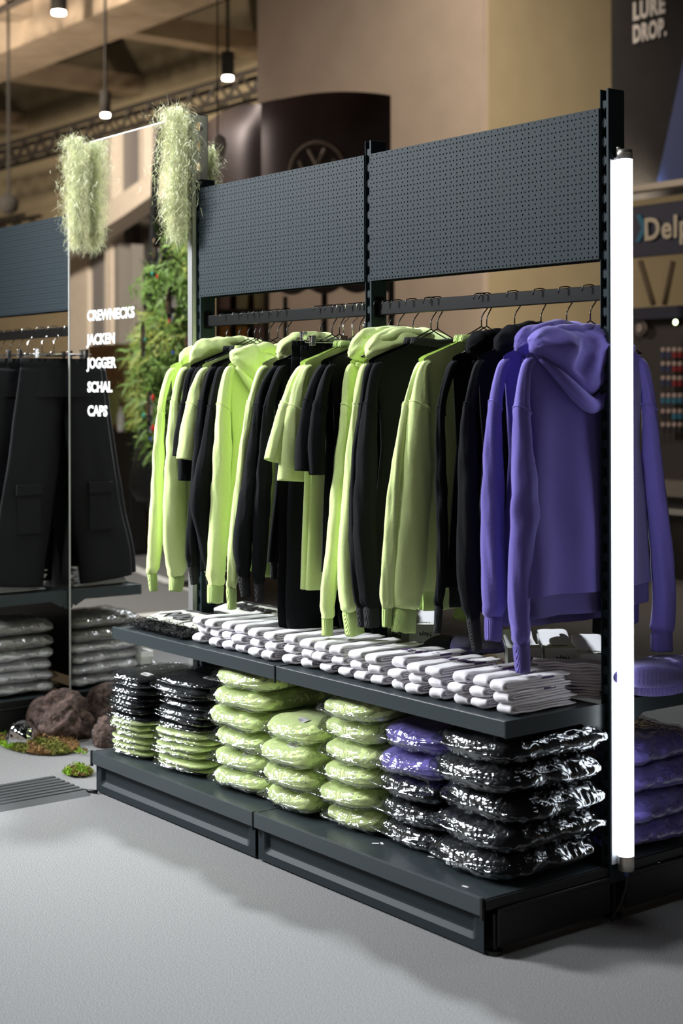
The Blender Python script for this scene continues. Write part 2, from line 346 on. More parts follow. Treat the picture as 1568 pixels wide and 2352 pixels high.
# ---------------------------------------------------------------- plant sculpture (reflected)
LEAF = mat('fir_green', (.10, .19, .03, 1), .6, var=.4, bump=(30, .1, .01)); LEAFY = mat('fir_yellow_green', (.22, .27, .05, 1), .6, var=.3, bump=(30, .1, .01))
PY = 2.6
base = refl(onY(395, 1175, PY)); sculpt = empty('plant_sculpture', (base.x, base.y, 0), 'tall black frame dressed with fern branches and mirror balls, reflected in mirror', 'plant sculpture')
def vp(px, py, dy=0): return refl(onY(px, py, PY+dy))
MB().tube([vp(352, 1150), vp(345, 800), vp(352, 560), vp(358, 380), vp(372, 300)], .03, 8).build('mast', DARK, sculpt, True)
MB().tube([vp(372, 300), vp(400, 330), vp(470, 380)], .03, 8).build('arm', DARK, sculpt, True)
for q in ([(345, 600), (370, 578), (410, 572), (480, 575)], [(335, 705), (370, 702), (420, 692), (480, 665)], [(352, 690), (362, 620), (400, 540), (430, 470)]):
    MB().tube([vp(*p) for p in q], .022, 8).build('hoop', DARK, sculpt, True)
bb = MB(); c = vp(365, 1150); bb.loft([[c+Vector((math.cos(q)*r, math.sin(q)*r, z)) for q in [i*PI/8 for i in range(16)]] for z, r in ((-.0, .16), (.1, .22), (.5, .14), (.75, .08))]); bb.build('pot', DARK, sculpt, True)
rf = random.Random(3)
def fronds(name, mt, blobs, n, ln):
    mb = MB()
    for i in range(n):
        px, py, sx, sy = rf.choice(blobs); c = vp(px+rf.gauss(0, sx), py+rf.gauss(0, sy), rf.uniform(-.3, .3))
        d = Vector((rf.uniform(-1, 1), rf.uniform(-1, 1), rf.uniform(-1.3, .3))).normalized(); L = ln*rf.uniform(.5, 1.2); s = d.cross(Vector((rf.random(), rf.random(), rf.random()))).normalized()*.010
        q = c+d*L+UP*-.02
        mb.add([c-s, c+s, c+d*L*.6+s*.8, q, c+d*L*.6-s*.8], [(0, 1, 2, 3, 4)])
        for k in range(3):
            e = c+d*L*(.2+.25*k); t = (s*6*(1 if k % 2 else -1)+d*.05); mb.add([e, e+t*.6+s*.3, e+t], [(0, 1, 2)])
    return tag(mb.build(name, mt, sculpt), kind='stuff')
fronds('fern_foliage', LEAF, [(430, 520, 22, 40), (425, 640, 25, 45), (380, 650, 25, 35), (400, 740, 35, 40), (370, 830, 28, 60), (340, 880, 14, 60), (395, 880, 22, 60), (360, 960, 15, 50), (440, 780, 20, 60)], 2600, .12)
fronds('yellow_foliage', LEAFY, [(335, 800, 12, 60), (318, 880, 8, 50), (360, 780, 20, 30), (440, 560, 12, 40), (400, 760, 22, 20)], 700, .12)
MBALL = mat('mirror_facets', (.8, .78, .8, 1), .06, 1)
for (px, py, r, h) in ((362, 575, 17, 52), (395, 700, 19, 60), (330, 780, 10, 60), (440, 790, 20, 34), (345, 945, 13, 70), (372, 505, 13, 20)):
    c = vp(px, py, -.35); k = 1/430.; rr = r*k*.9; hh = h*k*.9; mb = MB()
    mb.loft([[c+Vector((math.cos(q)*rr*math.cos(f), math.sin(q)*rr*math.cos(f), hh*math.sin(f))) for q in [i*PI/7 for i in range(14)]] for f in [-1.45+j*2.9/9 for j in range(10)]])
    mb.build('mirror_ball', MBALL, sculpt)
GEM = [mat('red_gem', (.8, .02, .02, 1), .2), mat('teal_gem', (.05, .6, .5, 1), .2), mat('blue_gem', (.02, .06, .8, 1), .2)]
for (px, py, g, s) in ((362, 635, 0, 10), (350, 628, 1, 9), (390, 738, 0, 9), (352, 915, 0, 16), (352, 985, 0, 18), (330, 955, 1, 12), (346, 1010, 2, 9), (334, 780, 1, 8), (398, 810, 2, 9)):
    c = vp(px, py, -.42); q = s/430.*.7; mb = MB()
    V = [c+Vector(v)*q for v in ((.5, 0, 0), (0, .5, 0), (-.5, 0, 0), (0, -.5, 0), (0, 0, 1.2), (0, 0, -1.2))]
    mb.add(V, [(0, 1, 4), (1, 2, 4), (2, 3, 4), (3, 0, 4), (1, 0, 5), (2, 1, 5), (3, 2, 5), (0, 3, 5)]); mb.build('glass_gem', GEM[g], sculpt)
# ---------------------------------------------------------------- brown inflatable canopy
BRN = mat('brown_inflatable_vinyl', (.045, .024, .020, 1), .42, var=.1, spec=.4)
TAN = mat('tan_print', (.34, .27, .21, 1), .7)
cc = onD(600, 400, 14.2); cube = empty('inflatable_canopy', (cc.x, cc.y, 0), 'puffy dark brown inflated canopy with a pale round emblem behind the pegboard', 'canopy')
ax = Vector((.93, .60, 0)).normalized()      # along the wide face, towards image right
ay = Vector((-.98, .12, 0)).normalized()      # along the narrow face, towards image left and back
Wc, Dc = 1.26, 1.2
zt0, zb0 = onD(600, 240, 14.2).z, onD(600, 650, 14.2).z
def face(o, u, v0, v1, name, L, bulge):
    n = Vector((u.y, -u.x, 0)); mb = MB(); nu, nv = 20, 14; V = []; F = []
    for j in range(nv+1):
        for i in range(nu+1):
            s, t = i/nu, j/nv; b = bulge*(1-(2*s-1)**4)*(1-(2*t-1)**4)
            z = v0+(v1-v0)*t + .07*(1-(2*s-1)**2)*(1 if t > .5 else -0)*(2*t-1)
            V.append(o+u*L*s+n*b+UP*z)
    for j in range(nv):
        for i in range(nu): a = j*(nu+1)+i; F.append((a, a+1, a+nu+2, a+nu+1))
    mb.add(V, F); return mb.build(name, BRN, cube, True)
o0 = Vector((cc.x, cc.y, 0))
face(o0, ax, zb0, zt0, 'front_panel', Wc, .12)
face(o0+ay*Dc, -ay, zb0, zt0, 'side_panel', Dc, .12)
face(o0+ax*Wc, ay, zb0, zt0, 'side_panel', Dc, .1)
face(o0+ax*Wc+ay*Dc, -ax, zb0, zt0, 'rear_panel', Wc, .1)
mb = MB(); mb.loft([[o0+ax*Wc*s+ay*Dc*t+UP*(zt0-.01+.1*(1-(2*s-1)**4)*(1-(2*t-1)**4)) for s in [i/12 for i in range(13)]] for t in [j/12 for j in range(13)]], caps=False, closed=False); mb.build('top_panel', BRN, cube, True)
nf = Vector((ax.y, -ax.x, 0))
# scalloped valance
for i in range(4):
    s0, s1 = i/4*Wc, (i+1)/4*Wc; poly = [o0+ax*s0+UP*(zb0+.05)]+[o0+ax*(s0+(s1-s0)*k/8)+UP*(zb0-.06-.06*abs(math.cos(PI*k/8))) for k in range(9)]+[o0+ax*s1+UP*(zb0+.05)]
    MB().prism([p+nf*.02 for p in poly], None, nf*.015).build('valance_scallop', BRN, cube)
ce = o0+ax*.60+nf*.135+UP*onD(755, 405, 14.2).z
rr = []
for i in range(40):
    a = 2*PI*i/40; rr.append(ce+(ax*math.cos(a)+UP*math.sin(a))*.26)
MB().tube(rr+[rr[0], rr[1]], .018, 6).build('emblem_ring', TAN, cube)
for a, b in (((-.17, .1), (-.07, -.15)), ((-.07, -.15), (0, .02)), ((0, .02), (.07, -.15)), ((.07, -.15), (.17, .1)), ((-.08, .2), (0, .06)), ((0, .06), (.08, .2))):
    MB().cyl(ce+ax*a[0]+UP*a[1], ce+ax*b[0]+UP*b[1], .022, 6).build('emblem_stroke', TAN, cube)
for s, t in ((0, 0), (1, 0), (0, 1), (1, 1)):
    q = o0+ax*Wc*s+ay*Dc*t; MB().cyl((q.x, q.y, 0), (q.x, q.y, zb0+.1), .03, 8).build('pole', DARK, cube)
c = onD(500, 345, 12.5); t = empty('paper_lantern', (c.x, c.y, c.z), 'pale blurred lantern beside the perforated mirror profile', 'lantern')
MB().loft([[c+RT*(.012+math.cos(q)*r)+FW*math.sin(q)*r+UP*z for q in [i*PI/8 for i in range(16)]] for z, r in ((-.14, .01), (-.06, .04), (.04, .062), (.10, .05), (.13, .01))]).build('shade', mat('pale_paper', (.7, .62, .56, 1), .8), t, True)
MB().cyl(c+UP*.13, (c.x, c.y, 9.2), .006, 5).build('cord', VOID, t)
# shelf of blurred goods under the canopy
g = onD(550, 760, 13); sh = empty('goods_shelf', (g.x, g.y, 0), 'dark shelf of blurred goods behind the left hanging rail', 'shelf')
mb = MB(); a = onD(495, 900, 13); b = onD(615, 900, 13); d = (b-a); d.z = 0; Ld = d.length; d.normalize(); nn = Vector((-d.y, d.x, 0))
def obx(mb, s0, s1, z0, z1, t0, t1):
    P = [Vector((a.x, a.y, 0))+d*s+nn*t for s in (s0, s1) for t in (t0, t1)]
    V = [p+UP*z for p in P for z in (z0, z1)]; return mb.add(V, [(0, 1, 3, 2), (4, 6, 7, 5), (0, 4, 5, 1), (2, 3, 7, 6), (0, 2, 6, 4), (1, 5, 7, 3)])
obx(MB(), 0, Ld, 0, 2.35, .3, .33).build('back_board', mat('brown_board', (.05, .03, .02, 1), .7), sh)
for s in (0, Ld-.03): obx(MB(), s, s+.03, 0, 2.35, 0, .3).build('side_board', MATS['brown_board'], sh)
gm = [mat('rose_box', (.45, .25, .2, 1), .6), mat('amber_box', (.6, .25, .04, 1), .6), mat('grey_box', (.3, .27, .25, 1), .6), mat('straw_box', (.5, .4, .2, 1), .6)]
for j, z in enumerate((1.3, 1.55, 1.8, 2.1)):
    obx(MB(), 0, Ld, z, z+.02, 0, .3).build('shelf_board', MATS['brown_board'], sh)
    for i in range(3):
        q = obx(MB(), .03+i*Ld/3, .03+i*Ld/3+Ld*.2, z+.02, z+.02+rf.uniform(.12, .2), .03, .2).build('packed_box', rf.choice(gm))
        tag(q, 'small packed box, %s on the %s board of the far dark shelf' % (('left', 'middle', 'right')[i], ('lowest', 'second', 'third', 'top')[j]), 'box', 'packed boxes on the far shelf')
# thin dark pole and round dark head between
c = onD(655, 700, 15); t = empty('signal_pole', (c.x, c.y, 0), 'thin black pole before the beige wall below the canopy', 'pole')
MB().cyl((c.x, c.y, 0.02), (c.x, c.y, 2.35), .022, 8).build('shaft', DARK, t); MB().cyl((c.x, c.y, 0), (c.x, c.y, .02), .15, 16).build('base', DARK, t)
c = onD(925, 765, 14); t = empty('microphone_stand', (c.x, c.y, 0), 'black stand with a round head behind the right bay rail', 'stand')
MB().loft([[c+RT*math.cos(q)*r+FW*math.sin(q)*r+UP*z for q in [i*PI/6 for i in range(12)]] for z, r in ((-.07, .02), (-.03, .05), (.02, .055), (.06, .02))]).build('head', DARK, t, True)
MB().cyl((c.x, c.y, 0.02), c-UP*.05, .02, 8).build('shaft', DARK, t); MB().cyl((c.x, c.y, 0), (c.x, c.y, .02), .16, 16).build('base', DARK, t)
# ---------------------------------------------------------------- right hand: banner and fishing booth
BN = mat('black_banner_cloth', (.016, .015, .0145, 1), .7, var=.15, spec=.25)
BLUE = mat('blue_banner_print', (.02, .05, .20, 1), .6)
NAVY = mat('navy_board', (.014, .018, .045, 1), .5)
BY = 9.0
bn = onY(1405, 300, BY); t = empty('hanging_banner', (bn.x, BY, bn.z), 'tall black banner with white LURE DROP. lettering and a blue slanting stripe', 'banner')
p0 = onY(1404, 440, BY); p1 = onY(1700, -300, BY)
MB().box(p0.x, p1.x, BY, BY+.02, onY(1404, 445, BY).z-.1, 7.6).build('cloth', BN, t)
q = [onY(1507, 425, BY-.012), onY(1620, 400, BY-.012), onY(1620, -40, BY-.012), onY(1607, -40, BY-.012)]; MB().prism(q, None, (0, .01, 0)).build('blue_stripe', BLUE, t)
for s, yb in (('LURE', 46), ('DROP.', 98)):
    o = onY(1453, yb, BY-.012); e = onY(1528, yb, BY-.012); text('lettering', s, mat('banner_white', (.75, .72, .68, 1), .6), t, o, (1, 0, 0), UP, .245, .003, .011, width=(e.x-o.x)*(.98 if s == 'LURE' else 1.02))
MB().cyl((p0.x-.1, BY, 7.6), (p1.x, BY, 7.6), .03, 8).build('batten', ALU, t)
FY = 5.9
booth = onY(1400, 900, FY); t = empty('fishing_booth', (booth.x, FY, 0), 'blurred fishing tackle booth with navy fascia sign right of the light tube', 'booth')
def fb(px0, py0, px1, py1, name, mt, y0=0, y1=.05, par=None):
    a = onY(px0, 900, FY+y0); b = onY(px1, 900, FY+y0); a.z = onY(1450, py0, FY+y0).z; b.z = onY(1450, py1, FY+y0).z; return MB().box(min(a.x, b.x), max(a.x, b.x), FY+y0, FY+y1, min(a.z, b.z), max(a.z, b.z)).build(name, mt, par or t)
fb(1403, 441, 1900, 427, 'fascia_rail', mat('cream_rail', (.62, .55, .45, 1), .5), -.1, 0)
fb(1403, 592, 1900, 475, 'fascia_board', NAVY, 0, .06)
xa = onY(1403, 900, FY).x; xb = onY(1900, 900, FY).x
MB().box(xa, xb, FY+1.4, FY+1.45, 0, 2.65).build('rear_wall', mat('tan_booth_wall', (.42, .34, .2, 1), .8, var=.05), t)
for px in (1403, 1760): 
    a = onY(px, 900, FY); MB().box(a.x, a.x+.08, FY+.0, FY+.08, 0, 3.0).build('mast', ALU, t)
for (a_, b_) in (((1470, 600), (1500, 700)), ((1545, 600), (1525, 700))):
    MB().cyl(onY(*a_, FY+.8), onY(*b_, FY+.8), .025, 6).build('strut', mat('brown_strut', (.2, .15, .09, 1), .6), t)
fb(1403, 735, 1900, 708, 'header_board', NAVY, .3, .36)
fb(1403, 1100, 1900, 735, 'back_board', mat('taupe_panel', (.06, .052, .048, 1), .7), .36, .4)
fb(1403, 1135, 1900, 1105, 'counter_top', mat('grey_top', (.3, .27, .24, 1), .5), .0, .4)
fb(1403, 1330, 1900, 1135, 'counter_front', mat('dark_counter', (.035, .033, .03, 1), .5), .05, .4)
fb(1403, 1175, 1900, 1163, 'counter_rail', ALU, .0, .05)
# sign lettering: arrow mark and word
o = onY(1478, 552, FY-.01); e = onY(1660, 552, FY-.01)
text('lettering', 'Delphin', mat('cream_letter', (.62, .55, .43, 1), .6), t, o, (1, 0, 0), UP, .235, .004, .006, width=(e.x-o.x)*.97)
q = [onY(x, y, FY-.008) for x, y in ((1458, 492), (1484, 522), (1458, 556), (1466, 556), (1492, 522), (1470, 490))]
MB().prism([onY(x, y, FY-.008) for x, y in ((1460, 494), (1470, 492), (1486, 522), (1468, 556), (1458, 556), (1472, 524))], None, (0, .006, 0)).build('arrow_mark', mat('cyan_mark', (.01, .16, .28, 1), .6), t)
# reels / medallions and rows of tackle packs
for i, (px, py, r) in enumerate(((1467, 752, 20), (1582, 752, 20))):
    c = onY(px, py, FY+.32); k = 11.2/FPX*r; q = tag(MB().cyl(c, c+Vector((0, .03, 0)), k, 24).build('round_plaque', mat('pale_plaque', (.5, .42, .38, 1), .7), loc=c), ('round pale plaque beside the light tube on the booth header', 'round pale plaque at the right picture edge on the booth header')[i], 'plaque', 'round plaques on the tackle booth')
    MB().tube([c+Vector((math.cos(a)*k*.75, -.006, math.sin(a)*k*.75)) for a in [j*2*PI/20 for j in range(22)]], .006, 5).build('inlay_ring', NAVY, q)
c = onY(1551, 740, FY+.2); q = empty('spot_lamp', c, 'small bright greenish spot lamp on the booth header', 'lamp')
MB().loft([[c+Vector((math.cos(a)*r, y, math.sin(a)*r)) for a in [i*PI/6 for i in range(12)]] for y, r in ((0, .022), (.03, .03), (.09, .02))]).build('housing', DARK, q, True)
MB().cyl(c+Vector((0, -.004, 0)), c, .02, 12).build('bulb', mat('green_white_glow', (1, 1, 1, 1), .5, emit=((.8, 1, .55, 1), 6)), q)
rows = [(803, 'navy', 'red'), (835, 'navy', 'red'), (868, 'navy', 'red'), (908, 'cyan', 'cyan'), (944, 'none', 'cyan'), (975, 'none', 'none')]
pk = {'navy': mat('navy_pack', (.03, .05, .14, 1), .5), 'red': mat('red_pack', (.30, .012, .02, 1), .5), 'cyan': mat('cyan_pack', (.03, .22, .35, 1), .5), 'none': mat('dark_pack', (.03, .03, .03, 1), .5)}
PALE = mat('pale_header', (.62, .5, .45, 1), .6)
for j, (py, ca, cb) in enumerate(rows):
    for i in range(5):
        px = 1521+i*13; c = onY(px, py, FY+.3); w_ = .018
        col = pk[ca if i < 2 else cb]
        q = empty('lure_pack', c, '%s lure pack, %s from the left in the %s row of the tackle booth' % ({'navy': 'navy', 'red': 'red', 'cyan': 'light blue', 'none': 'dark'}[ca if i < 2 else cb], ('first', 'second', 'third', 'fourth', 'fifth')[i], ('top', 'second', 'third', 'fourth', 'fifth', 'lowest')[j]), 'pack', 'lure packs hanging on the tackle booth')
        MB().cyl(c, c+Vector((0, .012, 0)), w_, 12).build('header', PALE, q); MB().box(c.x-.018, c.x+.018, c.y, c.y+.012, c.z-.062, c.z-.02).build('body', col, q)
# ================================================================== PERFORATED RACK PARTS
def peg_mesh():
    """steel pegboard bay 0.972 x 0.40 with real holes, folded edges; local origin at lower left front"""
    W, Hh = .972, .40; V = []; F = []; TH = .0015
    def hole(x0, x1, z0, z1, cx_, cz, r):
        k = len(V); V.extend([(x0, 0, z0), (x1, 0, z0), (x1, 0, z1), (x0, 0, z1)])
        hs = [(cx_+r*math.cos(a), cz+r*math.sin(a)) for a in [PI*(i/3) for i in range(6)]]
        V.extend([(x, 0, z) for x, z in hs]); V.extend([(x, TH*2.5, z) for x, z in hs]); h = k+4; g = k+10
        # corners: 0 bl 1 br 2 tr 3 tl ; hole pts 0:right 1:ur 2:ul 3:left 4:ll 5:lr
        F.extend([(k+1, k+2, h+0), (k+2, h+1, h+0), (k+2, k+3, h+2, h+1), (k+3, h+3, h+2), (k+3, k, h+3), (k, h+4, h+3), (k, k+1, h+5, h+4), (k+1, h, h+5)])
        F.extend([(h+i, h+(i+1) % 6, g+(i+1) % 6, g+i) for i in range(6)])
    rows = 32; rh = Hh/rows
    for j in range(rows):
        n = 65 if j % 2 == 0 else 39
        cw = W/n
        for i in range(n): hole(i*cw, (i+1)*cw, j*rh, (j+1)*rh, (i+.5)*cw, (j+.5)*rh, .0029)
    n = 39; cw = W/n; k0 = len(V)
    # bottom return flange with holes (faces down)
    for i in range(n):
        k = len(V); x0, x1 = i*cw, (i+1)*cw; y0, y1 = 0, .022; V.extend([(x0, y0, 0), (x1, y0, 0), (x1, y1, 0), (x0, y1, 0)])
        hs = [((x0+x1)/2+.0035*math.cos(a), .011+.0035*math.sin(a)) for a in [PI*(q/3) for q in range(6)]]; V.extend([(x, y, 0) for x, y in hs]); h = k+4
        F.extend([(k+1, k+2, h+0), (k+2, h+1, h+0), (k+2, k+3, h+2, h+1), (k+3, h+3, h+2), (k+3, k, h+3), (k, h+4, h+3), (k, k+1, h+5, h+4), (k+1, h, h+5)])
    k = len(V); V.extend([(0, 0, Hh), (W, 0, Hh), (W, .022, Hh), (0, .022, Hh)]); F.append((k, k+1, k+2, k+3))
    for x in (0, W): k = len(V); V.extend([(x, 0, 0), (x, .022, 0), (x, .022, Hh), (x, 0, Hh)]); F.append((k, k+1, k+2, k+3))
    me = bpy.data.meshes.new('peg_panel'); me.from_pydata(V, [], F); me.materials.append(METAL); return me
PEG = peg_mesh()
def post(parent, X, ztop, zbot=.10):
    """slotted upright: two side plates, front and rear slotted webs"""
    mb = MB(); hw = .0135; D = .062
    mb.box(X-hw, X-hw+.003, 0, D, zbot, ztop); mb.box(X+hw-.004, X+hw+.004, 0.0, D, zbot, ztop)
    pitch = .05
    for y0, y1 in ((.004, .007), (D-.007, D-.004)):
        z = zbot
        while z < ztop-.02:
            mb.box(X-hw+.003, X+hw-.004, y0, y1, z, min(z+.020, ztop-.012)); z += pitch
    mb.box(X-hw+.003, X+hw-.004, .02, .023, zbot, ztop-.01)
    # little hook nibs at slot mouths
    z = zbot+.02
    while z < ztop-.04:
        mb.box(X-.002, X+.002, .0035, .0075, z, z+.004); mb.box(X-.002, X+.002, .0035, .0075, z+.026, z+.03); z += pitch
    o = mb.build('upright', METAL, parent, bevel=.0006)
    return o
def gondola(name, Xs, label, ztops, back=True, shelves=True, kick_from=None):
    t = empty(name, ((Xs[0]+Xs[-1])/2, 0, 0), label, 'display rack')
    for X, zt in zip(Xs, ztops): 
        post(t, X, zt)
        MB().cyl((X, .031, 0), (X, .031, .01), .022, 14).cyl((X, .031, .01), (X, .031, .1), .006, 8).build('levelling_foot', DARK, t)
    for a, b in zip(Xs, Xs[1:]):
        o = link('peg_panel', PEG, t, (a+.0142-t.location.x, -.004, 1.7506), None, ((b-a-.028)/.972, 1, 1))
        o = link('peg_panel', PEG, t, (a+.0142-t.location.x, .066, 1.7506), None, ((b-a-.028)/.972, -1, 1))
        MB().box(a+.018, b-.018, .020, .042, 1.643, 1.683).box(a+.013, a+.020, .012, .050, 1.635, 1.70).box(b-.020, b-.013, .012, .050, 1.635, 1.70).build('hanging_rail', RAILM, t, bevel=.002)
        for sx in (a+.021, b-.021): MB().cyl((sx, .031, 1.692), (sx+(.004 if sx < (a+b)/2 else -.004), .031, 1.692), .004, 8).build('rail_bolt', DARK, t)
        for sgn in ((-1, 1) if back else (-1,)):
            f = lambda y: (y if sgn < 0 else .062-y)
            def B(mb, x0, x1, y0, y1, z0, z1): ya, yb = sorted((f(y0), f(y1))); return mb.box(x0, x1, ya, yb, z0, z1)
            # shelf tray with folded lip
            mb = MB(); B(mb, a+.003, b-.003, -.358, -.005, .564, .570); B(mb, a+.003, b-.003, -.3625, -.3575, .531, .5731)
            B(mb, a+.003, b-.003, -.3575, -.352, .570, .5731)
            s = mb.build('shelf_tray', METALS, t, bevel=.0015)
            # end brackets
            for xx, dx in ((a, .0028), (b-.0028, .0028)):
                poly = [(xx, f(-.3625), .5731), (xx, f(-.3625), .529), (xx, f(-.09), .531), (xx, f(-.045), .505), (xx, f(-.035), .515), (xx, f(-.03), .498), (xx, f(-.012), .495), (xx, f(.002), .49), (xx, f(.002), .5731)]
                MB().prism(poly, None, (dx, 0, 0)).build('shelf_bracket', METALS, t, bevel=.0006)
            # base deck with lip
            mb = MB(); B(mb, a+.002, b-.002, -.438, -.003, .136, .1422); B(mb, a+.002, b-.002, -.445, -.438, .101, .146); B(mb, a+.002, b-.002, -.438, -.432, .1422, .146)
            mb.build('base_deck', METALS, t, bevel=.0018)
            # embossed kick panel
            x0, x1 = a+.008, b-.008; yo = -.430; rings = []
            for (ix, zlo, zhi, yy) in ((0, .012, .118, yo), (.030, .030, .112, yo), (.036, .034, .110, yo+.003), (.046, .044, .106, yo+.011), (.055, .050, .104, yo+.012)):
                pts_ = []
                xa_, xb_ = x0+ix, x1-ix; rr_ = min(.012, ix*.4+.0005)
                for (cx_, cz_, a0) in ((xb_-rr_, zlo+rr_, -PI/2), (xb_-rr_, zhi-rr_, 0), (xa_+rr_, zhi-rr_, PI/2), (xa_+rr_, zlo+rr_, PI)):
                    for k in range(4): q = a0+k*PI/6; pts_.append((cx_+rr_*math.cos(q), f(yy), cz_+rr_*math.sin(q)))
                rings.append(pts_)
            mb = MB(); mb.loft(rings, caps=False); n = len(rings[0]); mb.f.append(tuple((len(rings)-1)*n+i for i in range(n)))
            B(mb, x0, x1, -.4302, -.422, .006, .0125)
            mb.build('kick_panel', METALD, t)
        # base side rails
    for X, sg in ((Xs[0], -1), (Xs[-1], 1)):
        x0, x1 = sorted((X+sg*.004, X+sg*.012))
        MB().box(x0, x1, -.438, .50, .118, .1425).build('base_side_rail', DARK, t, bevel=.001)
        for (ya, yb) in ((-.405, -.002), (.062, .47)):
            xa, xb = sorted((X+sg*.012, X+sg*.019)); MB().box(xa, xb, ya, yb, .022, .118).box(xa, xb+.002*(sg > 0), ya, yb, .106, .118).build('end_plate', DARK, t, bevel=.003)
        MB().cyl((X, -.40, 0), (X, -.40, .01), .02, 12).cyl((X, -.40, .01), (X, -.40, .1), .006, 8).build('levelling_foot', DARK, t)
    for X in Xs[1:-1]:
        MB().box(X-.0022, X+.0022, -.4475, -.4395, .093, .147).build('joint_clip', DARK, t)
        MB().box(X-.0022, X+.0022, -.3655, -.3605, .522, .574).build('joint_clip', DARK, t)
    for X in (Xs[0], Xs[-1]):
        MB().box(X-.004, X+.004, -.4475, -.4395, .093, .147).build('lip_end_cap', DARK, t)
    return t
RACK = gondola('display_rack', [-1, 0, 1], 'dark grey double bay rack with pegboards, hanging rails, shelf and plinth in the middle', (2.185, 2.195, 2.2))
RACKL = gondola('display_rack', [-4, -3, -2], 'dark grey rack at the far left carrying black trousers, ending at the mirror', (2.16, 2.16, 2.16))
# dark infill behind the left rack's lower bays
tag(MB().box(-3.98, -2.02, .028, .034, .2, 1.35).build('infill_panel', DARK, RACKL))
# ------------------------------------------------------------------ mirror panel
mr = empty('mirror_panel', (-1.49, .02, 0), 'tall mirror panel with white word list between the two racks', 'mirror')
MIR = mat('silver_mirror', (.93, .93, .92, 1), .0, 1)
xl, xr = -1.985, -1.022
nv_, nu_ = 40, 24; V = []
for j in range(nv_+1):
    for i in range(nu_+1):
        s, q = i/nu_, j/nv_
        V.append((xl+(xr-xl)*s, MY+.0002*math.sin(PI*s)*math.sin(PI*q*2+.3), .03+2.395*q))
mb = MB(); mb.add(V, [(j*(nu_+1)+i, j*(nu_+1)+i+1, (j+1)*(nu_+1)+i+1, (j+1)*(nu_+1)+i) for j in range(nv_) for i in range(nu_)])
mb.build('mirror_sheet', MIR, mr, True)
MB().box(xl, xr, MY+.004, MY+.010, .03, 2.425).build('backing_board', DARK, mr)
MB().box(xl-.003, xr, MY-.002, MY+.012, 2.425, 2.429).build('top_edge', ALU, mr)
MB().box(xl-.004, xl, MY-.003, .055, .03, 2.425).build('edge_profile', ALU, mr)
# perforated profile on the right side, real holes
mb = MB(); X0, Y0, Y1 = -1.019, MY-.002, .056; hz = [2.385-.075*i for i in range(31)]
zs = 2.429
for i, zc in enumerate(hz):
    z1 = zs if i == 0 else zc+.0375; z0 = zc-.0375; cyy = (Y0+Y1)/2; r = .0165; n = 16
    k = len(mb.v); pts_ = [(X0, Y0, z0), (X0, Y1, z0), (X0, Y1, z1), (X0, Y0, z1)]; hs = [(X0, cyy+r*math.cos(2*PI*q/n), zc+r*math.sin(2*PI*q/n)) for q in range(n)]; hb = [(X0-.003, y, z) for _, y, z in hs]
    F = []
    # quads between outer square and circle: corner order br(1) at angle -45, tr 45, tl 135, bl 225
    cm = {0: 2, 1: 3, 2: 0, 3: 1}
    for q in range(n):
        c1 = [2, 2, 3, 3, 3, 3, 0, 0, 0, 0, 1, 1, 1, 1, 2, 2][q]; F.append((c1, 4+q, 4+(q+1) % n)); F.append((4+q, 4+(q+1) % n, 4+n+(q+1) % n, 4+n+q))
    F += [(2, 3, 4+4), (3, 0, 4+8)] if False else []
    # fill gaps at side midpoints
    F += [(2, 3, 4+2), (3, 0, 4+6), (0, 1, 4+10), (1, 2, 4+14)]
    mb.add(pts_+hs+hb, F)
MB().box(X0-.03, X0, Y0-.0005, Y0+.002, .03, 2.4285).build('profile_flange', mat('grey_flange', (.16, .16, .155, 1), .5), mr); mb.box(X0-.05, X0, Y1-.002, Y1, .03, 2.429); mb.box(X0-.05, X0, Y0, Y1, 2.427, 2.429)  # flange: same profile metal, colour darkened against the strong front spot
mb.build('perforated_profile', LITALU, mr)
for i, s in enumerate(('CREWNECKS', 'JACKEN', 'JOGGER', 'SCHAL', 'CAPS')):
    wd = (.384, .235, .246, .207, .165)[i]
    text('lettering', s, INKW, mr, (-1.827, MY-.0012, 1.697-.0972*i), (1, 0, 0), UP, .058, .0003, .0022, width=wd)
# ------------------------------------------------------------------ light tube
TUBE = mat('opal_tube_glow', (1, 1, 1, 1), .4, emit=((.90, .95, 1.0), 3.6))
lt = empty('light_tube', (1.042, .034, .136), 'glowing white vertical light tube on the right end upright', 'lamp')
MB().cyl((1.042, .0335, .175), (1.042, .0345, 2.012), .0212, 32).build('diffuser', TUBE, lt, True)
MB().cyl((1.042, .034, .136), (1.042, .034, .175), .0216, 32).build('end_cap', CAPM, lt, True, .001)
MB().cyl((1.042, .034, 2.014), (1.042, .034, 2.036), .0216, 32).cyl((1.036, .018, 2.036), (1.036, .018, 2.043), .006, 12).build('end_cap', CAPM, lt, True)
MB().box(1.0175, 1.0205, .004, .058, .15, 2.012).build('lit_post_plate', mat('lit_post_white', (.75, .8, .9, 1), .5), lt)  # added plate, its pale blue stands for tube light on the post side
MB().box(1.0175, 1.045, .008, .012, 2.010, 2.014).tube([(1.042+.0225*math.cos(a), .034+.0225*math.sin(a), 2.012) for a in [i*PI/8 for i in range(17)]], .0016, 6).build('tube_clip', DARK, lt)
MB().tube([(1.042, .034, .136), (1.043, .036, .12), (1.042, .033, .09), (1.036, .02, .05), (1.03, .0, .02), (1.03, -.01, .006)], .0045, 8).build('power_cable', DARK, lt, True)
MB().cyl((1.042, .034, .121), (1.042, .034, .136), .007, 10).build('cable_gland', mat('blue_gland', (.02, .04, .2, 1), .4), lt)
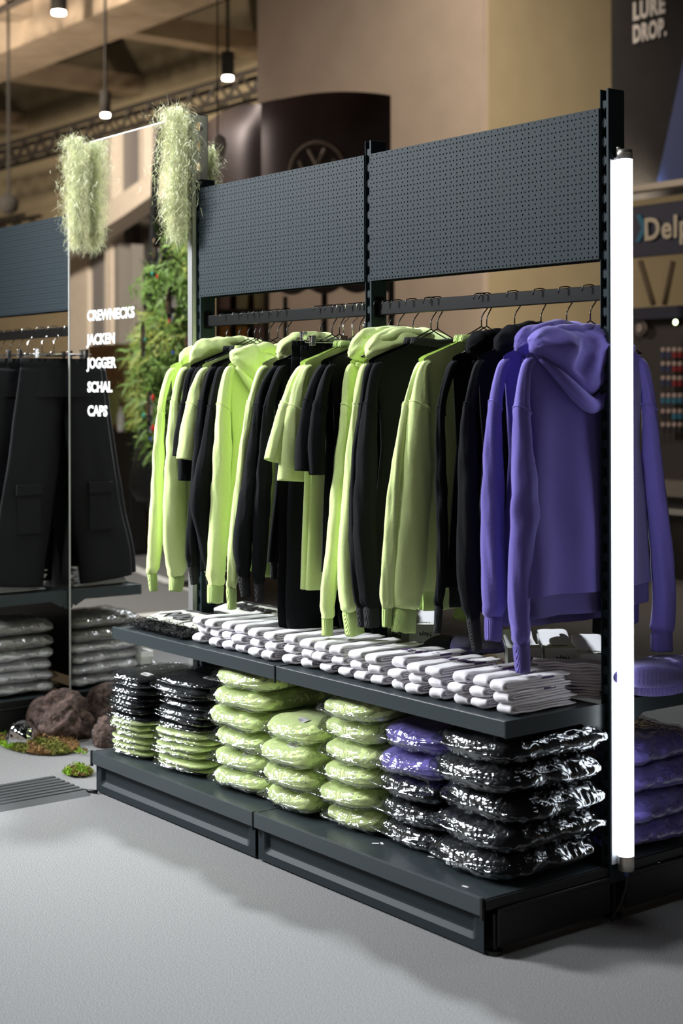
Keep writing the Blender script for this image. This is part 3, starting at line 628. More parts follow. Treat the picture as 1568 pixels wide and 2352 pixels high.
# ================================================================== GARMENTS
def hanger(X, label, grp, zn=1.59, drop=.085, half=.205, chrome=False, yc=.03, arms=True):
    t = empty('hanger', (X, yc, 1.683), label, 'hanger', grp); m_ = CHROME if chrome else WIRE; rj = random.Random(int(X*1000)); dx = rj.uniform(-.004, .004)
    hook = [(X-.006, yc-.026, 1.668), (X-.002, yc-.0245, 1.684), (X, yc-.012, 1.6865), (X, yc+.006, 1.6875), (X, yc+.018, 1.684), (X+dx, yc+.0245, 1.668), (X+dx, yc+.022, 1.645), (X, yc+.008, 1.628), (X, yc, 1.615), (X, yc, zn)]
    MB().tube(hook, .0018, 8).build('hook', m_, t, True)
    if arms:
        for s in (-1, 1): MB().tube([(X, yc, zn), (X, yc+s*.03, zn-.014), (X, yc+s*half*.6, zn-.055), (X, yc+s*half, zn-drop)], .0019, 8).build('arm', m_, t, True)
        MB().tube([(X, yc-half, zn-drop), (X, yc, zn-drop-.004), (X, yc+half, zn-drop)], .0017, 6).build('bar', m_, t, True)
    return t
def torso(t, fab, ribm, X, yc, W, zsh, zneck, hem, T, seed, band=True, neck='crew', lean=0):
    Nn, M = 64, 34; rings = []
    def ztop(y):
        d = abs(y-yc)
        if d < .075: return zneck-.012*(1-(d/.075)**2)
        if d < W[0]-.012: return zneck+(zsh-zneck)*(d-.075)/(W[0]-.087)
        return zsh-.6*(d-W[0]+.012)**1.0
    for j in range(M):
        v = j/(M-1); vv = 1-(1-v)**1.25
        Wv = (W[2]+(W[1]-W[2])*min(1, vv/.6)) if vv < .6 else W[1]+(W[0]-W[1])*((vv-.6)/.4)
        ring = []
        for k in range(Nn):
            a = 2*PI*k/Nn; c, s = math.cos(a), math.sin(a); cc = math.copysign(abs(c)**.8, c)
            y = yc+cc*Wv
            z = hem+(ztop(y)-hem)*vv
            Tv = T*(1-vv**8)*(1-.25*vv)+.005
            fold = .009*(1-vv**3)*math.sin(y*34+seed*2.1+1.3*N(z*1.5, seed))+.026*(1-vv**2)*N(y*7+seed, z*1.6, s*.5+seed)+.006*N(y*16, z*6, seed+s)
            x = X+s*Tv+fold*(1 if s > 0 else .6)*abs(s)**.5+lean*(1-vv)
            ring.append((x, y+.006*N(z*5, seed, c), z+.006*(1-vv)*N(y*6, seed)))
        rings.append(ring)
    MB().loft(rings, caps=False).build('body', fab, t, True)
    if band:
        r0 = rings[0]; rr = []
        for q, (dz, sc_, g) in enumerate(((.006, .985, 1.0), (-.002, .955, .7), (-.02, .95, .75), (-.045, .955, .8), (-.056, .95, .85), (-.054, .93, .6), (-.03, .93, .6))):
            rr.append([(X+lean+(x-X-lean)*g, yc+(y-yc)*sc_, z+dz) for x, y, z in r0])
        MB().loft(rr, caps=False).build('hem_band', ribm, t, True)
    else:
        r0 = rings[0]; rr = [[(x, y, z+dz) for x, y, z in [(X+lean+(p[0]-X-lean)*g, yc+(p[1]-yc)*g, p[2]) for p in r0]] for dz, g in ((.0, 1.0), (-.014, 1.004), (-.016, .99), (0, .985))]
        MB().loft(rr, caps=False).build('hem', fab, t, True)
    if neck == 'crew':
        rr = []
        for i in range(25):
            a = 2*PI*i/24; y = yc+.085*math.cos(a); x = X+.028*math.sin(a); z = zneck+.004-.022*max(0, -math.sin(a))-.008*(1-abs(math.cos(a)))
            rr.append([(x+dx*math.sin(a)*1.0, y+dx*math.cos(a), z+dz) for dx, dz in ((.004, -.012), (.006, .0), (.004, .011), (-.002, .012), (-.003, .0), (-.001, -.012))])
        MB().loft(rr, caps=False).build('collar', ribm, t, True)
    return rings
def sleeve(t, fab, ribm, pts, cuff, seed, X, openend=False, xoff=0, seam=True):
    """pts: (Y, Z, a, b) centreline with half widths across and along the rail"""
    main = pts[:-1] if cuff else pts
    P = crom(main, 46); n = 28; rings = []; L = 0; K = len(P)
    seamz = None
    for i, (y, z, a, b) in enumerate(P):
        q0 = P[max(i-1, 0)]; q1 = P[min(i+1, K-1)]; ty, tz = q1[0]-q0[0], q1[1]-q0[1]; l = math.hypot(ty, tz) or 1; ny, nz = -tz/l, ty/l
        if ny < 0: ny, nz = -ny, -nz
        f = i/(K-1); ring = []
        cap = min(1, (i+.35)/3.0)**.5
        bul = 1+(.10*math.exp(-((1-f)*18)**2) if False else 0)
        if cuff and f > .94: bul = 1-.22*((f-.94)/.06)**2
        sm = .0028*math.exp(-((z-SEAMZ)/.004)**2) if seam else 0
        for k in range(n):
            th = 2*PI*k/n; c, s = math.cos(th), math.sin(th)
            wr = .0042*N(z*5+c*1.5+seed, s*1.8, seed*3.1)*min(1, f*4)+.0030*N(z*17+c*3+s*2, c*2, seed)*min(1, f*3)
            wr += .0020*math.sin(z*55+th*2+seed*4)*math.exp(-((f-.55)/.16)**2)*max(0, N(seed, z*3)+.45)
            if cuff: wr += .004*math.sin(z*120+th+seed)*math.exp(-((1-f)/.06)**2)
            ra, rb = (a*cap*bul+wr+sm), (b*cap*bul+wr+sm)
            ring.append((X+xoff+s*rb+.004*N(z*2, seed), y+ny*c*ra, z+nz*c*ra))
        rings.append(ring)
    if openend:
        last = rings[-1]; cy_ = sum(p[1] for p in last)/n; cz_ = sum(p[2] for p in last)/n; cx_ = sum(p[0] for p in last)/n
        rings.append([(cx_+(p[0]-cx_)*.93, cy_+(p[1]-cy_)*.93, cz_+(p[2]-cz_)*.93) for p in last]); mid = rings[-10]; my = [sum(p[q] for p in mid)/n for q in range(3)]; rings.append([tuple(my[q]+(p[q]-my[q])*.88 for q in range(3)) for p in mid])
    mb = MB(); mb.loft(rings, caps=False); mb.f.append(tuple(range(n)))
    o = mb.build('sleeve', fab, t, True)
    if seam:
        i0 = min(range(2, K-2), key=lambda i: abs(P[i][1]-SEAMZ)); sp = []
        zs_ = abs(P[max(i0-1, 0)][1]-P[i0+1][1])/2+1e-4
        for k in range(n+1):
            c = math.cos(2*PI*k/n); fi = min(max(i0+(-c)*.0-c*-.0+(.012/zs_)*(c), 0), K-2); ia = int(fi); fr = fi-ia
            a_, b_ = Vector(rings[ia][k % n]), Vector(rings[ia+1][k % n]); cen = Vector((X+xoff, P[ia][0], a_.z)); q_ = a_.lerp(b_, fr); q_ += (q_-cen).normalized()*.0004; sp.append(q_)
        MB().tube(sp, .0024, 6, caps=False).build('shoulder_seam', fab, o, True)
    if cuff:
        (y0, z0, a0, b0), (y1, z1, a1, b1) = pts[-2], pts[-1]; rr = []; l = math.hypot(y1-y0, z1-z0) or 1; ty, tz = (y1-y0)/l, (z1-z0)/l; ny, nz = -tz, ty
        if ny < 0: ny, nz = -ny, -nz
        x0_ = sum(p[0] for p in rings[-1])/n
        for f, g in ((-.12, .70), (.0, .84), (.1, .90), (.5, .93), (.9, .97), (1.0, .96), (.99, .86), (.6, .8)):
            y, z, a, b = y0+(y1-y0)*f, z0+(z1-z0)*f, (a0+(a1-a0)*max(f, 0))*g, (b0+(b1-b0)*max(f, 0))*g
            rr.append([(x0_+math.sin(2*PI*k/n)*(b+.0025*N(f*3, k*.4, seed)), y+ny*math.cos(2*PI*k/n)*a, z+nz*math.cos(2*PI*k/n)*a+.004*N(k*.5, seed)*f) for k in range(n)])
        MB().loft(rr, caps=False).build('cuff', ribm, o, True)
    return o
SEAMZ = 1.355
def hood(t, fab, X, yc, w, zs, ztp, zbt, th, seed, side=1):
    """draped hood: a D-shaped roll slung from shoulder to shoulder with V folds, and its rim"""
    n, K = 36, 40; rings = []
    for i in range(K+1):
        u = -1+2*i/K; e = (1-abs(u)**3.0)**.6 if abs(u) < 1 else 0
        yy = yc+u*w; zt = zs+(ztp-zs)*e; zb = (zs-.03)-((zs-.03)-zbt)*max(0, 1-abs(u)**1.25)**1.0; mid, hf = (zt+zb)/2, (zt-zb)/2; tt = th*(.25+.75*e)
        ring = []
        for k in range(n):
            a = 2*PI*k/n; c, s = math.cos(a), math.sin(a)
            fx = c if c > 0 else c*.55
            vco = (s+1)/2
            rip = .010*e*math.sin(vco*9+u*u*4+seed)+.020*e*N(u*2.6+seed, vco*3.0, seed)+.007*e*N(u*7, vco*8, seed+3)
            hfz = hf*(math.copysign(abs(s)**.9, s))
            ring.append((X+side*(fx*tt+.006+(rip if c > -.2 else rip*.3)), yy+.006*N(u*5, vco*5, seed)+.25*rip, mid+hfz+.012*e*N(u*3.3, seed, s)))
        rings.append(ring)
    h = MB().loft(rings).build('hood', fab, t, True)
    # rim rolls over the top as a thick soft edge
    P = []
    for i in range(31):
        u = -1+2*i/30; e = (1-abs(u)**2.6)**.6 if abs(u) < 1 else 0
        P.append((X+side*(th*.35*e+.004+.012*N(u*3, seed)), yc+u*w*.93, zs-.015+(ztp-zs)*e*.82+.010*N(u*4, seed+2)))
    mb = MB(); mb.tube(P, [.010+.015*(1-abs(-1+2*i/30)**3) for i in range(31)], 12); mb.build('hood_rim', fab, h, True)
    P = []
    for i in range(31):
        u = -1+2*i/30
        P.append((X+side*(th*.55+.012)*(1-abs(u)**4*.6), yc+u*w*.9, (zs-.05)-((zs-.05)-(zbt-.014))*max(0, 1-abs(u)**1.3)))
    MB().tube(P, [.006+.016*(1-abs(-1+2*i/30)**2.5) for i in range(31)], 12).build('hood_seam_roll', fab, h, True)
    return h
def pxpath(pts, X):
    out = []
    for px, py, hw in pts:
        p = onX(px, py, X); D = (p-CAM).dot(FW); h = hw*D/FPX
        b = min(h, .032); a = math.sqrt(max(h*h-(.61*b)**2, 1e-6))/.79; out.append((p.y, p.z, a, b))
    return out
ORDW = ['first', 'second', 'third', 'fourth', 'fifth', 'sixth', 'seventh', 'eighth', 'ninth', 'tenth', 'eleventh', 'twelfth', 'thirteenth', 'fourteenth', 'fifteenth', 'sixteenth']
def garment(kind, col, sh, path, label, hood_=None, hem=.86, W=(.222, .205, .245), zs=None, X=None, yc=.015, T=.026, grp=None, back=True, rear_path=None, hang='black wire hanger', hanger_group='black wire hangers on the rails', seed=None):
    """sh: pixel of the front shoulder corner"""
    if X is None: X = onY(sh[0], sh[1], -.205).x
    seed = seed if seed is not None else X*7.7
    name = {'hoodie': 'hoodie', 'crew': 'sweatshirt', 'tee': 'tshirt'}[kind]; fab, rb = FAB[col], RIB[col]
    t = empty(name, (X, yc, hem-.05), label, {'hoodie': 'hoodie', 'crew': 'sweatshirt', 'tee': 't-shirt'}[kind], grp)
    zsh = 1.50; zn = 1.548
    tee = kind == 'tee'
    P = pxpath(path, X); W = (min(.24, max(.15, yc-P[0][0]+.004)), W[1], W[2])
    torso(t, fab, rb, X, yc, W, zsh, zn, hem, T, seed, band=not tee, neck='hood' if kind == 'hoodie' else 'crew')
    P = [(max(P[0][0], yc-W[0])+.02, zsh-.020, P[0][2]*.8, .012), (yc-W[0]-.002, 1.462, max(P[0][2], .014), max(.014, P[0][3]*.8))]+P[1:]
    global SEAMZ
    SEAMZ = 1.355+.006*math.sin(seed*5)
    sleeve(t, fab, rb, P, not tee, seed, X, openend=tee)
    if rear_path: Q = pxpath(rear_path, X); Q = [(yc+W[0]-.02, zsh-.02, .012, .012), (yc+W[0], 1.462, .02, .018)]+Q[1:]
    else: Q = [(2*yc-y+.01*math.sin(seed+i), z, a, b) for i, (y, z, a, b) in enumerate(P)]
    sleeve(t, fab, rb, Q, not tee, seed+3, X, openend=tee)
    if kind == 'hoodie':
        y0, y1, ztp, zbt, th = hood_; hood(t, fab, X, (y0+y1)/2, (y1-y0)/2, 1.535, ztp, zbt, th, seed)
    return t, X
G = []
def A(*a, **k):
    o, X = garment(*a, **k); G.append((o, X)); return X
hg = lambda X, s, **k: hanger(X, s, 'hangers on the %s rail' % ('left' if X < 0 else 'right'), **k)
# ---- left bay, far to near
A('hoodie', 'lime', (392, 845), [(392, 845, 9), (371, 930, 9), (365, 1020, 12), (361, 1140, 15), (358, 1240, 17), (350, 1318, 13), (353, 1357, 10)], 'leftmost lime hoodie on the left rail, sleeve hanging lowest at the end', (-.17, .12, 1.575, 1.44, .04))
A('hoodie', 'lime', (420, 840), [(420, 840, 10), (402, 930, 12), (401, 1020, 20), (402, 1140, 25), (402, 1240, 26), (407, 1322, 21), (404, 1358, 16)], 'second lime hoodie from the left with tall hood and wide sleeve', (-.18, .18, 1.60, 1.43, .045))
A('tee', 'black', (440, 845), [(440, 845, 9), (425, 920, 10), (412, 1000, 11), (406, 1048, 9)], 'black t-shirt showing as a thin sliver between two lime garments at left', W=(.215, .2, .215), hem=.80)
A('tee', 'black', (455, 845), [(455, 845, 9), (438, 940, 13), (428, 1040, 17), (424, 1104, 15)], 'black t-shirt whose sleeve hangs out below the lime t-shirt sleeve', W=(.215, .2, .215), hem=.80)
A('tee', 'lime', (466, 845), [(466, 845, 10), (450, 900, 15), (437, 975, 21), (427, 1056, 20)], 'lime t-shirt with folded short sleeve near the left end of the rail', W=(.215, .2, .215), hem=.80)
A('crew', 'black', (487, 835), [(487, 835, 9), (466, 930, 10), (458, 1020, 12), (447, 1140, 14), (441, 1240, 14), (441, 1300, 12), (446, 1342, 9)], 'black sweatshirt, first of the black pair right of the lime t-shirt')
A('crew', 'black', (507, 840), [(507, 840, 10), (486, 940, 12), (478, 1020, 18), (465, 1100, 23), (462, 1160, 25), (475, 1240, 20), (484, 1310, 14), (484, 1345, 11)], 'black sweatshirt with bulging bent elbow beside the big lime hoodie')
A('hoodie', 'lime', (527, 845), [(527, 845, 11), (512, 935, 15), (510, 1020, 21), (507, 1130, 23), (500, 1240, 22), (494, 1343, 22), (493, 1384, 19)], 'bright lime hoodie with draped hood facing out in the left bay', (-.205, .10, 1.560, 1.35, .06), zs=1.5)
A('hoodie', 'lime', (602, 840), [(602, 840, 9), (579, 920, 10), (561, 1020, 11), (549, 1140, 12), (539, 1240, 14), (531, 1352, 14), (533, 1399, 11)], 'lime hoodie with narrow hanging sleeve left of the black garments', (-.15, .12, 1.60, 1.43, .04))
A('crew', 'black', (628, 830), [(628, 830, 9), (602, 905, 11), (588, 1000, 15), (571, 1140, 21), (557, 1240, 21), (560, 1325, 16), (565, 1370, 12)], 'black sweatshirt directly right of the narrow lime sleeve')
A('crew', 'black', (645, 825), [(645, 825, 9), (617, 930, 12), (610, 1040, 17), (602, 1140, 19), (598, 1240, 19), (594, 1340, 15), (596, 1380, 11)], 'black sweatshirt tucked against the waistbands of the black joggers')
A('tee', 'lime', (690, 825), [(690, 825, 9), (665, 905, 14), (643, 985, 20), (622, 1058, 18)], 'lime t-shirt with flared sleeve, left one of the lime t-shirt pair', W=(.215, .2, .225), hem=.80)
A('tee', 'lime', (702, 828), [(702, 828, 9), (681, 916, 17), (673, 1000, 26), (667, 1105, 31)], 'lime t-shirt with wide open sleeve, right one of the lime t-shirt pair', W=(.215, .195, .225), hem=.80)
A('tee', 'black', (738, 820), [(738, 820, 9), (715, 910, 14), (703, 1000, 22), (698, 1082, 23)], 'black t-shirt with short sleeve over the lime t-shirt pair', W=(.215, .2, .22), hem=.86)
A('tee', 'black', (757, 820), [(757, 820, 9), (737, 915, 14), (727, 1000, 20), (727, 1090, 20)], 'black t-shirt hanging just left of the middle upright', W=(.215, .2, .22), hem=.86)
# ---- right bay
A('hoodie', 'lime', (806, 830), [(806, 830, 9), (796, 935, 13), (788, 1020, 16), (775, 1140, 17), (766, 1260, 18), (756, 1350, 18), (752, 1420, 15), (751, 1460, 13)], 'lime hoodie with wide raised hood at the middle upright', (-.17, .20, 1.605, 1.45, .045), X=.115)
A('hoodie', 'lime', (838, 830), [(838, 830, 8), (820, 935, 10), (812, 1020, 14), (803, 1140, 16), (797, 1260, 18), (800, 1350, 23), (808, 1402, 25), (816, 1455, 24)], 'lime hoodie behind the black crewneck, cuff fanned out at the bottom', (-.16, .20, 1.595, 1.44, .05), X=.185)
A('crew', 'black', (851, 830), [(851, 830, 8), (834, 935, 9), (823, 1020, 11), (818, 1120, 13), (815, 1240, 15), (822, 1345, 16), (828, 1395, 14), (832, 1438, 12)], 'black crewneck showing as a dark edge left of its twin', hem=.84)
A('crew', 'black', (866, 825), [(866, 825, 12), (850, 935, 16), (843, 1020, 21), (839, 1120, 25), (838, 1240, 27), (846, 1340, 26), (850, 1395, 21), (852, 1440, 18)], 'black crewneck with open neckline in the middle of the right rail', hem=.84)
A('crew', 'lime', (965, 825), [(965, 825, 10), (934, 935, 11), (915, 1050, 14), (905, 1140, 16), (897, 1240, 18), (891, 1340, 17), (889, 1396, 14), (889, 1440, 12)], 'lime crewneck, left one of the touching lime pair on right rail', hem=.84)
A('crew', 'lime', (977, 825), [(977, 825, 13), (962, 930, 24), (957, 1037, 33), (953, 1140, 38), (945, 1240, 40), (938, 1340, 38), (931, 1398, 31), (926, 1452, 29)], 'lime crewneck with ribbed collar and wide wrinkled sleeve on right rail', hem=.84)
A('hoodie', 'black', (1040, 810), [(1040, 810, 9), (1014, 930, 10), (1013, 1020, 11), (1014, 1140, 13), (1016, 1240, 13), (1012, 1340, 12), (1007, 1398, 11), (1004, 1454, 9)], 'black hoodie with thin sleeve, left one of the black hooded pair', (-.16, .10, 1.575, 1.44, .045))
A('hoodie', 'black', (1100, 812), [(1100, 812, 10), (1077, 935, 13), (1074, 1020, 20), (1074, 1120, 23), (1076, 1240, 26), (1076, 1330, 25), (1084, 1420, 18), (1094, 1494, 12)], 'black hoodie with broad sleeve next to the purple hoodies', (-.15, .10, 1.59, 1.40, .05))
A('hoodie', 'purple', (1158, 810), [(1158, 810, 10), (1137, 930, 15), (1132, 1020, 21), (1132, 1120, 25), (1131, 1240, 26), (1133, 1340, 28), (1135, 1418, 25), (1133, 1471, 20)], 'purple hoodie second from the light tube, sleeve hanging straight', (-.17, .16, 1.59, 1.44, .05), hem=.83)
A('hoodie', 'purple', (1212, 800), [(1212, 800, 12), (1199, 940, 18), (1202, 1073, 27), (1206, 1180, 35), (1201, 1260, 33), (1192, 1376, 25), (1197, 1480, 23), (1200, 1543, 18)], 'nearest purple hoodie with big draped hood beside the light tube', (-.20, .16, 1.578, 1.375, .075), hem=.868, W=(.225, .212, .262), T=.034, rear_path=[(1468, 800, 12), (1490, 935, 16), (1500, 1100, 25), (1520, 1280, 26), (1524, 1400, 28), (1520, 1452, 29), (1520, 1494, 27)])
for i, (o, X) in enumerate(G):
    hg(X, 'black wire hanger, %s in use from the left on the %s bay rail' % (ORDW[sum(1 for q in G[:i] if (q[1] < 0) == (X < 0))], 'left' if X < 0 else 'right'))
# ---- joggers on clip hangers
def clip_hanger(X, label, yc=.03, half=.17, grp='clip hangers on the rails', z=1.572, hz=1.683):
    t = empty('clip_hanger', (X, yc, 1.683), label, 'hanger', grp)
    MB().tube([(X-.006, yc-.026, 1.668), (X-.002, yc-.0245, 1.684), (X, yc-.012, 1.6865), (X, yc+.006, 1.6875), (X, yc+.018, 1.684), (X, yc+.0245, 1.668), (X, yc+.02, 1.64), (X, yc, 1.625), (X, yc, z+.01)], .0018, 8).build('hook', CHROME, t, True)
    MB().tube([(X, yc-half-.02, z), (X, yc+half+.02, z)], .0024, 8).build('bar', CHROME, t, True)
    MB().box(X-.003, X+.003, yc-.016, yc+.016, z-.006, z+.012).build('centre_block', CHROME, t, bevel=.002)
    for s in (-1, 1):
        y = yc+s*half; mb = MB()
        mb.prism([(X-.011, y, z+.022), (X-.004, y, z+.018), (X-.002, y, z-.03), (X-.005, y, z-.032)], None, (0, .016, 0)); mb.prism([(X+.011, y, z+.022), (X+.004, y, z+.018), (X+.002, y, z-.03), (X+.005, y, z-.032)], None, (0, .016, 0)); mb.tube([(X-.006, y+.008, z), (X+.006, y+.008, z)], .005, 8)
        mb.build('clip', CHROME, t, bevel=.0008)
    return t
BLKT = mat('black_twill', (.0085, .0085, .010, 1), .85, bump=(300, .3, .001), var=.1, spec=.2)
def trousers(name, X, yc, wz, hemz, halfw, legs, fab, label, cargo=False, seed=0, T=.02, grp=None, bunch=False, cat='trousers'):
    t = empty(name, (X, yc, hemz), label, cat, grp); n = 36
    # waistband, gathered
    rr = []
    for dz, g in ((.0, .97), (.002, 1.0), (-.018, 1.01), (-.036, .99), (-.038, .96)):
        rr.append([(X+math.sin(2*PI*k/80)*(T*.55+.002*math.sin(k*2.4)), yc+math.cos(2*PI*k/80)*halfw*g, wz+dz+.002*N(k*.3, seed)) for k in range(80)])
    MB().loft(rr, caps=False).build('waistband', fab, t, True)
    # seat
    rings = []; cz = wz-.16
    for i in range(14):
        f = i/13; z = wz-.034+(cz-wz+.034)*f; w_ = halfw*(1+.05*f); rings.append([(X+math.sin(2*PI*k/64)*(T*(.6+.6*f)+.006*N(k*.2, z*4, seed)+.003*math.sin(k*1.3)*(1-f)), yc+math.cos(2*PI*k/64)*w_, z) for k in range(64)])
    MB().loft(rings, caps=False).build('seat', fab, t, True)
    for li, path in enumerate(legs):
        P = crom(path, 40); rings = []
        for i, (y, z, a, b) in enumerate(P):
            f = i/39; q0, q1 = P[max(i-1, 0)], P[min(i+1, 39)]; ty, tz = q1[0]-q0[0], q1[1]-q0[1]; l = math.hypot(ty, tz) or 1; ny, nz = -tz/l, ty/l
            if ny < 0: ny, nz = -ny, -nz
            rings.append([(X+math.sin(2*PI*k/n)*(b+.008*N(z*6, k*.3, seed+li))+(.012*math.sin(z*40+k*.2)*max(0, f-.8) if bunch else 0), y+ny*math.cos(2*PI*k/n)*(a+.006*N(z*5, k*.2, seed)), z+nz*math.cos(2*PI*k/n)*a) for k in range(n)])
        lg = MB().loft(rings, caps=True).build('leg', fab, t, True)
        if cargo:
            s = -1 if li == 0 else 1; yy = P[21][0]; z1 = P[21][1]
            MB().box(X+.028, X+.036, yy+s*.02-.055, yy+s*.02+.055, z1-.19, z1-.02).build('cargo_pocket', fab, lg, bevel=.006)
            MB().box(X+.030, X+.042, yy+s*.02-.060, yy+s*.02+.060, z1-.03, z1+.018).build('pocket_flap', fab, lg, bevel=.005)
    return t
def jog(px_x, X, label, seed):
    L1 = [(-.088, 1.51, .090, .016), (-.092, 1.40, .094, .020), (-.10, 1.28, .10, .022), (-.12, 1.10, .105, .026), (-.135, .90, .095, .03), (-.15, .74, .085, .032), (-.155, .655, .065, .034), (-.10, .625, .04, .03), (-.03, .60, .028, .026)]
    L2 = [(.088, 1.51, .090, .016), (.092, 1.40, .094, .020), (.10, 1.28, .10, .022), (.09, 1.10, .105, .026), (.08, .90, .09, .03), (.06, .74, .085, .032), (.05, .66, .07, .032), (.09, .625, .04, .03), (.15, .605, .028, .026)]
    o = trousers('joggers', X, .0, 1.545 if seed else 1.562, .58, .178, [[(y, z, a, b) for y, z, a, b in L] for L in (L1, L2)], FAB['black'], label, seed=seed, T=.024, bunch=True, cat='joggers')
    MB().tube([(X+.02, -.01, 1.53), (X+.03, -.015, 1.48), (X+.03, -.02, 1.40)], .003, 6).build('drawstring', FAB['black'], o, True)
jog(0, -.165, 'black joggers clipped behind, waistband nearest the left bay sweatshirts', 0)
jog(0, -.118, 'black joggers clipped in front, cuffs bunched up on the sock shelf', 1)
clip_hanger(-.165, 'chrome clip hanger gripping the rear pair of black joggers')
clip_hanger(-.118, 'chrome clip hanger gripping the front pair of black joggers', z=1.558)
for i, X in enumerate((-.06, -.03)): hanger(X, 'empty chrome hanger %s of the two left of the middle upright' % ('left one', 'right one')[i], 'empty chrome hangers by the middle upright', chrome=True, arms=False, zn=1.60)
# ---- left rack trousers (half of each pair is seen again in the mirror)
def ctr(X, label, seed, yc=-.0, cargo=True, dy=0):
    L1 = [(-.100+dy, 1.50, .100, .018), (-.108+dy, 1.38, .108, .026), (-.125+dy, 1.22, .115, .030), (-.15+dy, 1.05, .115, .03), (-.185+dy, .85, .12, .032), (-.215+dy, .70, .125, .034), (-.225+dy, .60, .125, .034)]
    L2 = [(-y+2*dy, z, a, b) for y, z, a, b in L1]
    return trousers('cargo_trousers', X, dy, 1.545, .60, .20, [L1, L2], BLKT, label, cargo=cargo, seed=seed, T=.03)
ctr(-2.06, 'black cargo trousers with flap pocket, nearest to the mirror edge', 1)
ctr(-2.15, 'black cargo trousers second from the mirror edge', 2, dy=-.07)
ctr(-2.26, 'black cargo trousers third from the mirror edge', 3, dy=-.10)
ctr(-2.40, 'black cargo trousers at the very left edge of the picture', 4, dy=-.12)
for i, X in enumerate((-2.06, -2.15, -2.26, -2.40)):
    clip_hanger(X, 'chrome clip hanger of the %s black cargo trousers on the left rack' % ('nearest', 'second', 'third', 'leftmost')[i], yc=.03 if i == 0 else -.0, half=.165, z=1.565, grp='clip hangers on the left rack')
for i in range(6):
    hanger(-2.55-.09*i, 'bare black wire hanger, %s from the right beyond the left rack trousers' % ORDW[i], 'bare hangers on the left rack', arms=False, zn=1.60)
#PART3
# ================================================================== BAGGED CLOTHES
def pillow(w, d, h, seed, off=0, nr=30, nk=44, crump=0, flap=0, fold=.004, pw=7):
    """closed cushion; rings run along Y (front at -Y)"""
    rings = []
    for i in range(nr+1):
        t = -1+2*i/nr; t = math.copysign(abs(t)**.75, t)
        eh = max(0, 1-abs(t)**4.5)**.5; ew = max(0, 1-abs(t)**9)**.45; ring = []
        for k in range(nk):
            a = 2*PI*k/nk; c, s = math.cos(a), math.sin(a); cc = math.copysign(abs(c)**.55, c); ss = math.copysign(abs(s)**.62, s)
            x = cc*w/2*(ew*.97+.03); z = ss*h/2*(eh*.9+.1)*(1-.12*abs(cc)**4); y = t*d/2
            p = Vector((x, y, z)); nn = Vector((c*.6, t**3, s)).normalized()
            q = fold*(N(x*18+seed, y*18, seed)*1.0+.5*N(x*40, y*30+seed, z*60))+off
            if crump:
                r1 = 1-abs(N(x*34+z*16+seed*3, y*13, z*9+seed))*2.6; r2 = 1-abs(N(x*70-z*30+seed, y*34+3, z*26))*2.6
                q += crump*(max(r1, 0)**3+.6*max(r2, 0)**3)
            if flap:
                g = math.exp(-(s/.22)**2)
                q2 = flap*g*(.45+.9*abs(N(y*9+seed, c*2, 5)))
                if c < 0: p.x -= q2*1.0
                else: p.x += q2*.55
                p.z += .012*g*N(y*22, seed, c)
                if t < -.9 or t > .9: p.y += math.copysign(flap*.5*g, t)
            p += nn*q; p.z += -.012*(abs(t)**2)*(h/.07)*.5*(1 if t < 0 else .4)
            ring.append(p)
        rings.append(ring)
    return rings
BAGM = {}
def bag_meshes(w, d, h, col, var):
    key = (w, d, h, col, var)
    if key in BAGM: return BAGM[key]
    sd = var*5.3+w*31+h*100
    def mk(nm, rings, mt):
        mb = MB().loft(rings); me = bpy.data.meshes.new(nm); me.from_pydata([tuple(v) for v in mb.v], [], mb.f); me.materials.append(mt); me.polygons.foreach_set('use_smooth', [True]*len(me.polygons)); return me
    thin = h < .04
    c = mk('folded_garment', pillow(w, d, h, sd, fold=.0022 if thin else .007), FAB[col])
    rf_ = pillow(w+.006, d+.008, h+.003, sd, off=.0022, nr=52, nk=76, crump=.0028 if thin else .0048, flap=.018 if thin else .032, fold=.002 if thin else .006)
    f = mk('plastic_film', rf_, FILM)
    BAGM[key] = (c, f); return BAGM[key]
STICKM = {}
def sticker_mesh():
    if 's' in STICKM: return STICKM['s']
    V = []; F = []; n = 8
    for j in range(n+1):
        for i in range(n+1): x = -.025+.05*i/n; y = -.018+.036*j/n; V.append((x, y, -.010*(y/.018)**2*.5-.002*(x/.025)**2))
    F = [(j*(n+1)+i, j*(n+1)+i+1, (j+1)*(n+1)+i+1, (j+1)*(n+1)+i) for j in range(n) for i in range(n)]
    me = bpy.data.meshes.new('barcode_sticker'); me.from_pydata(V, [], F); me.materials.append(STICK); STICKM['s'] = me; return me
ORD = ['topmost', 'second from top', 'third from top', 'fourth from top', 'fifth from top', 'sixth from top', 'seventh from top', 'eighth from top', 'ninth from top']
rb_ = random.Random(11)
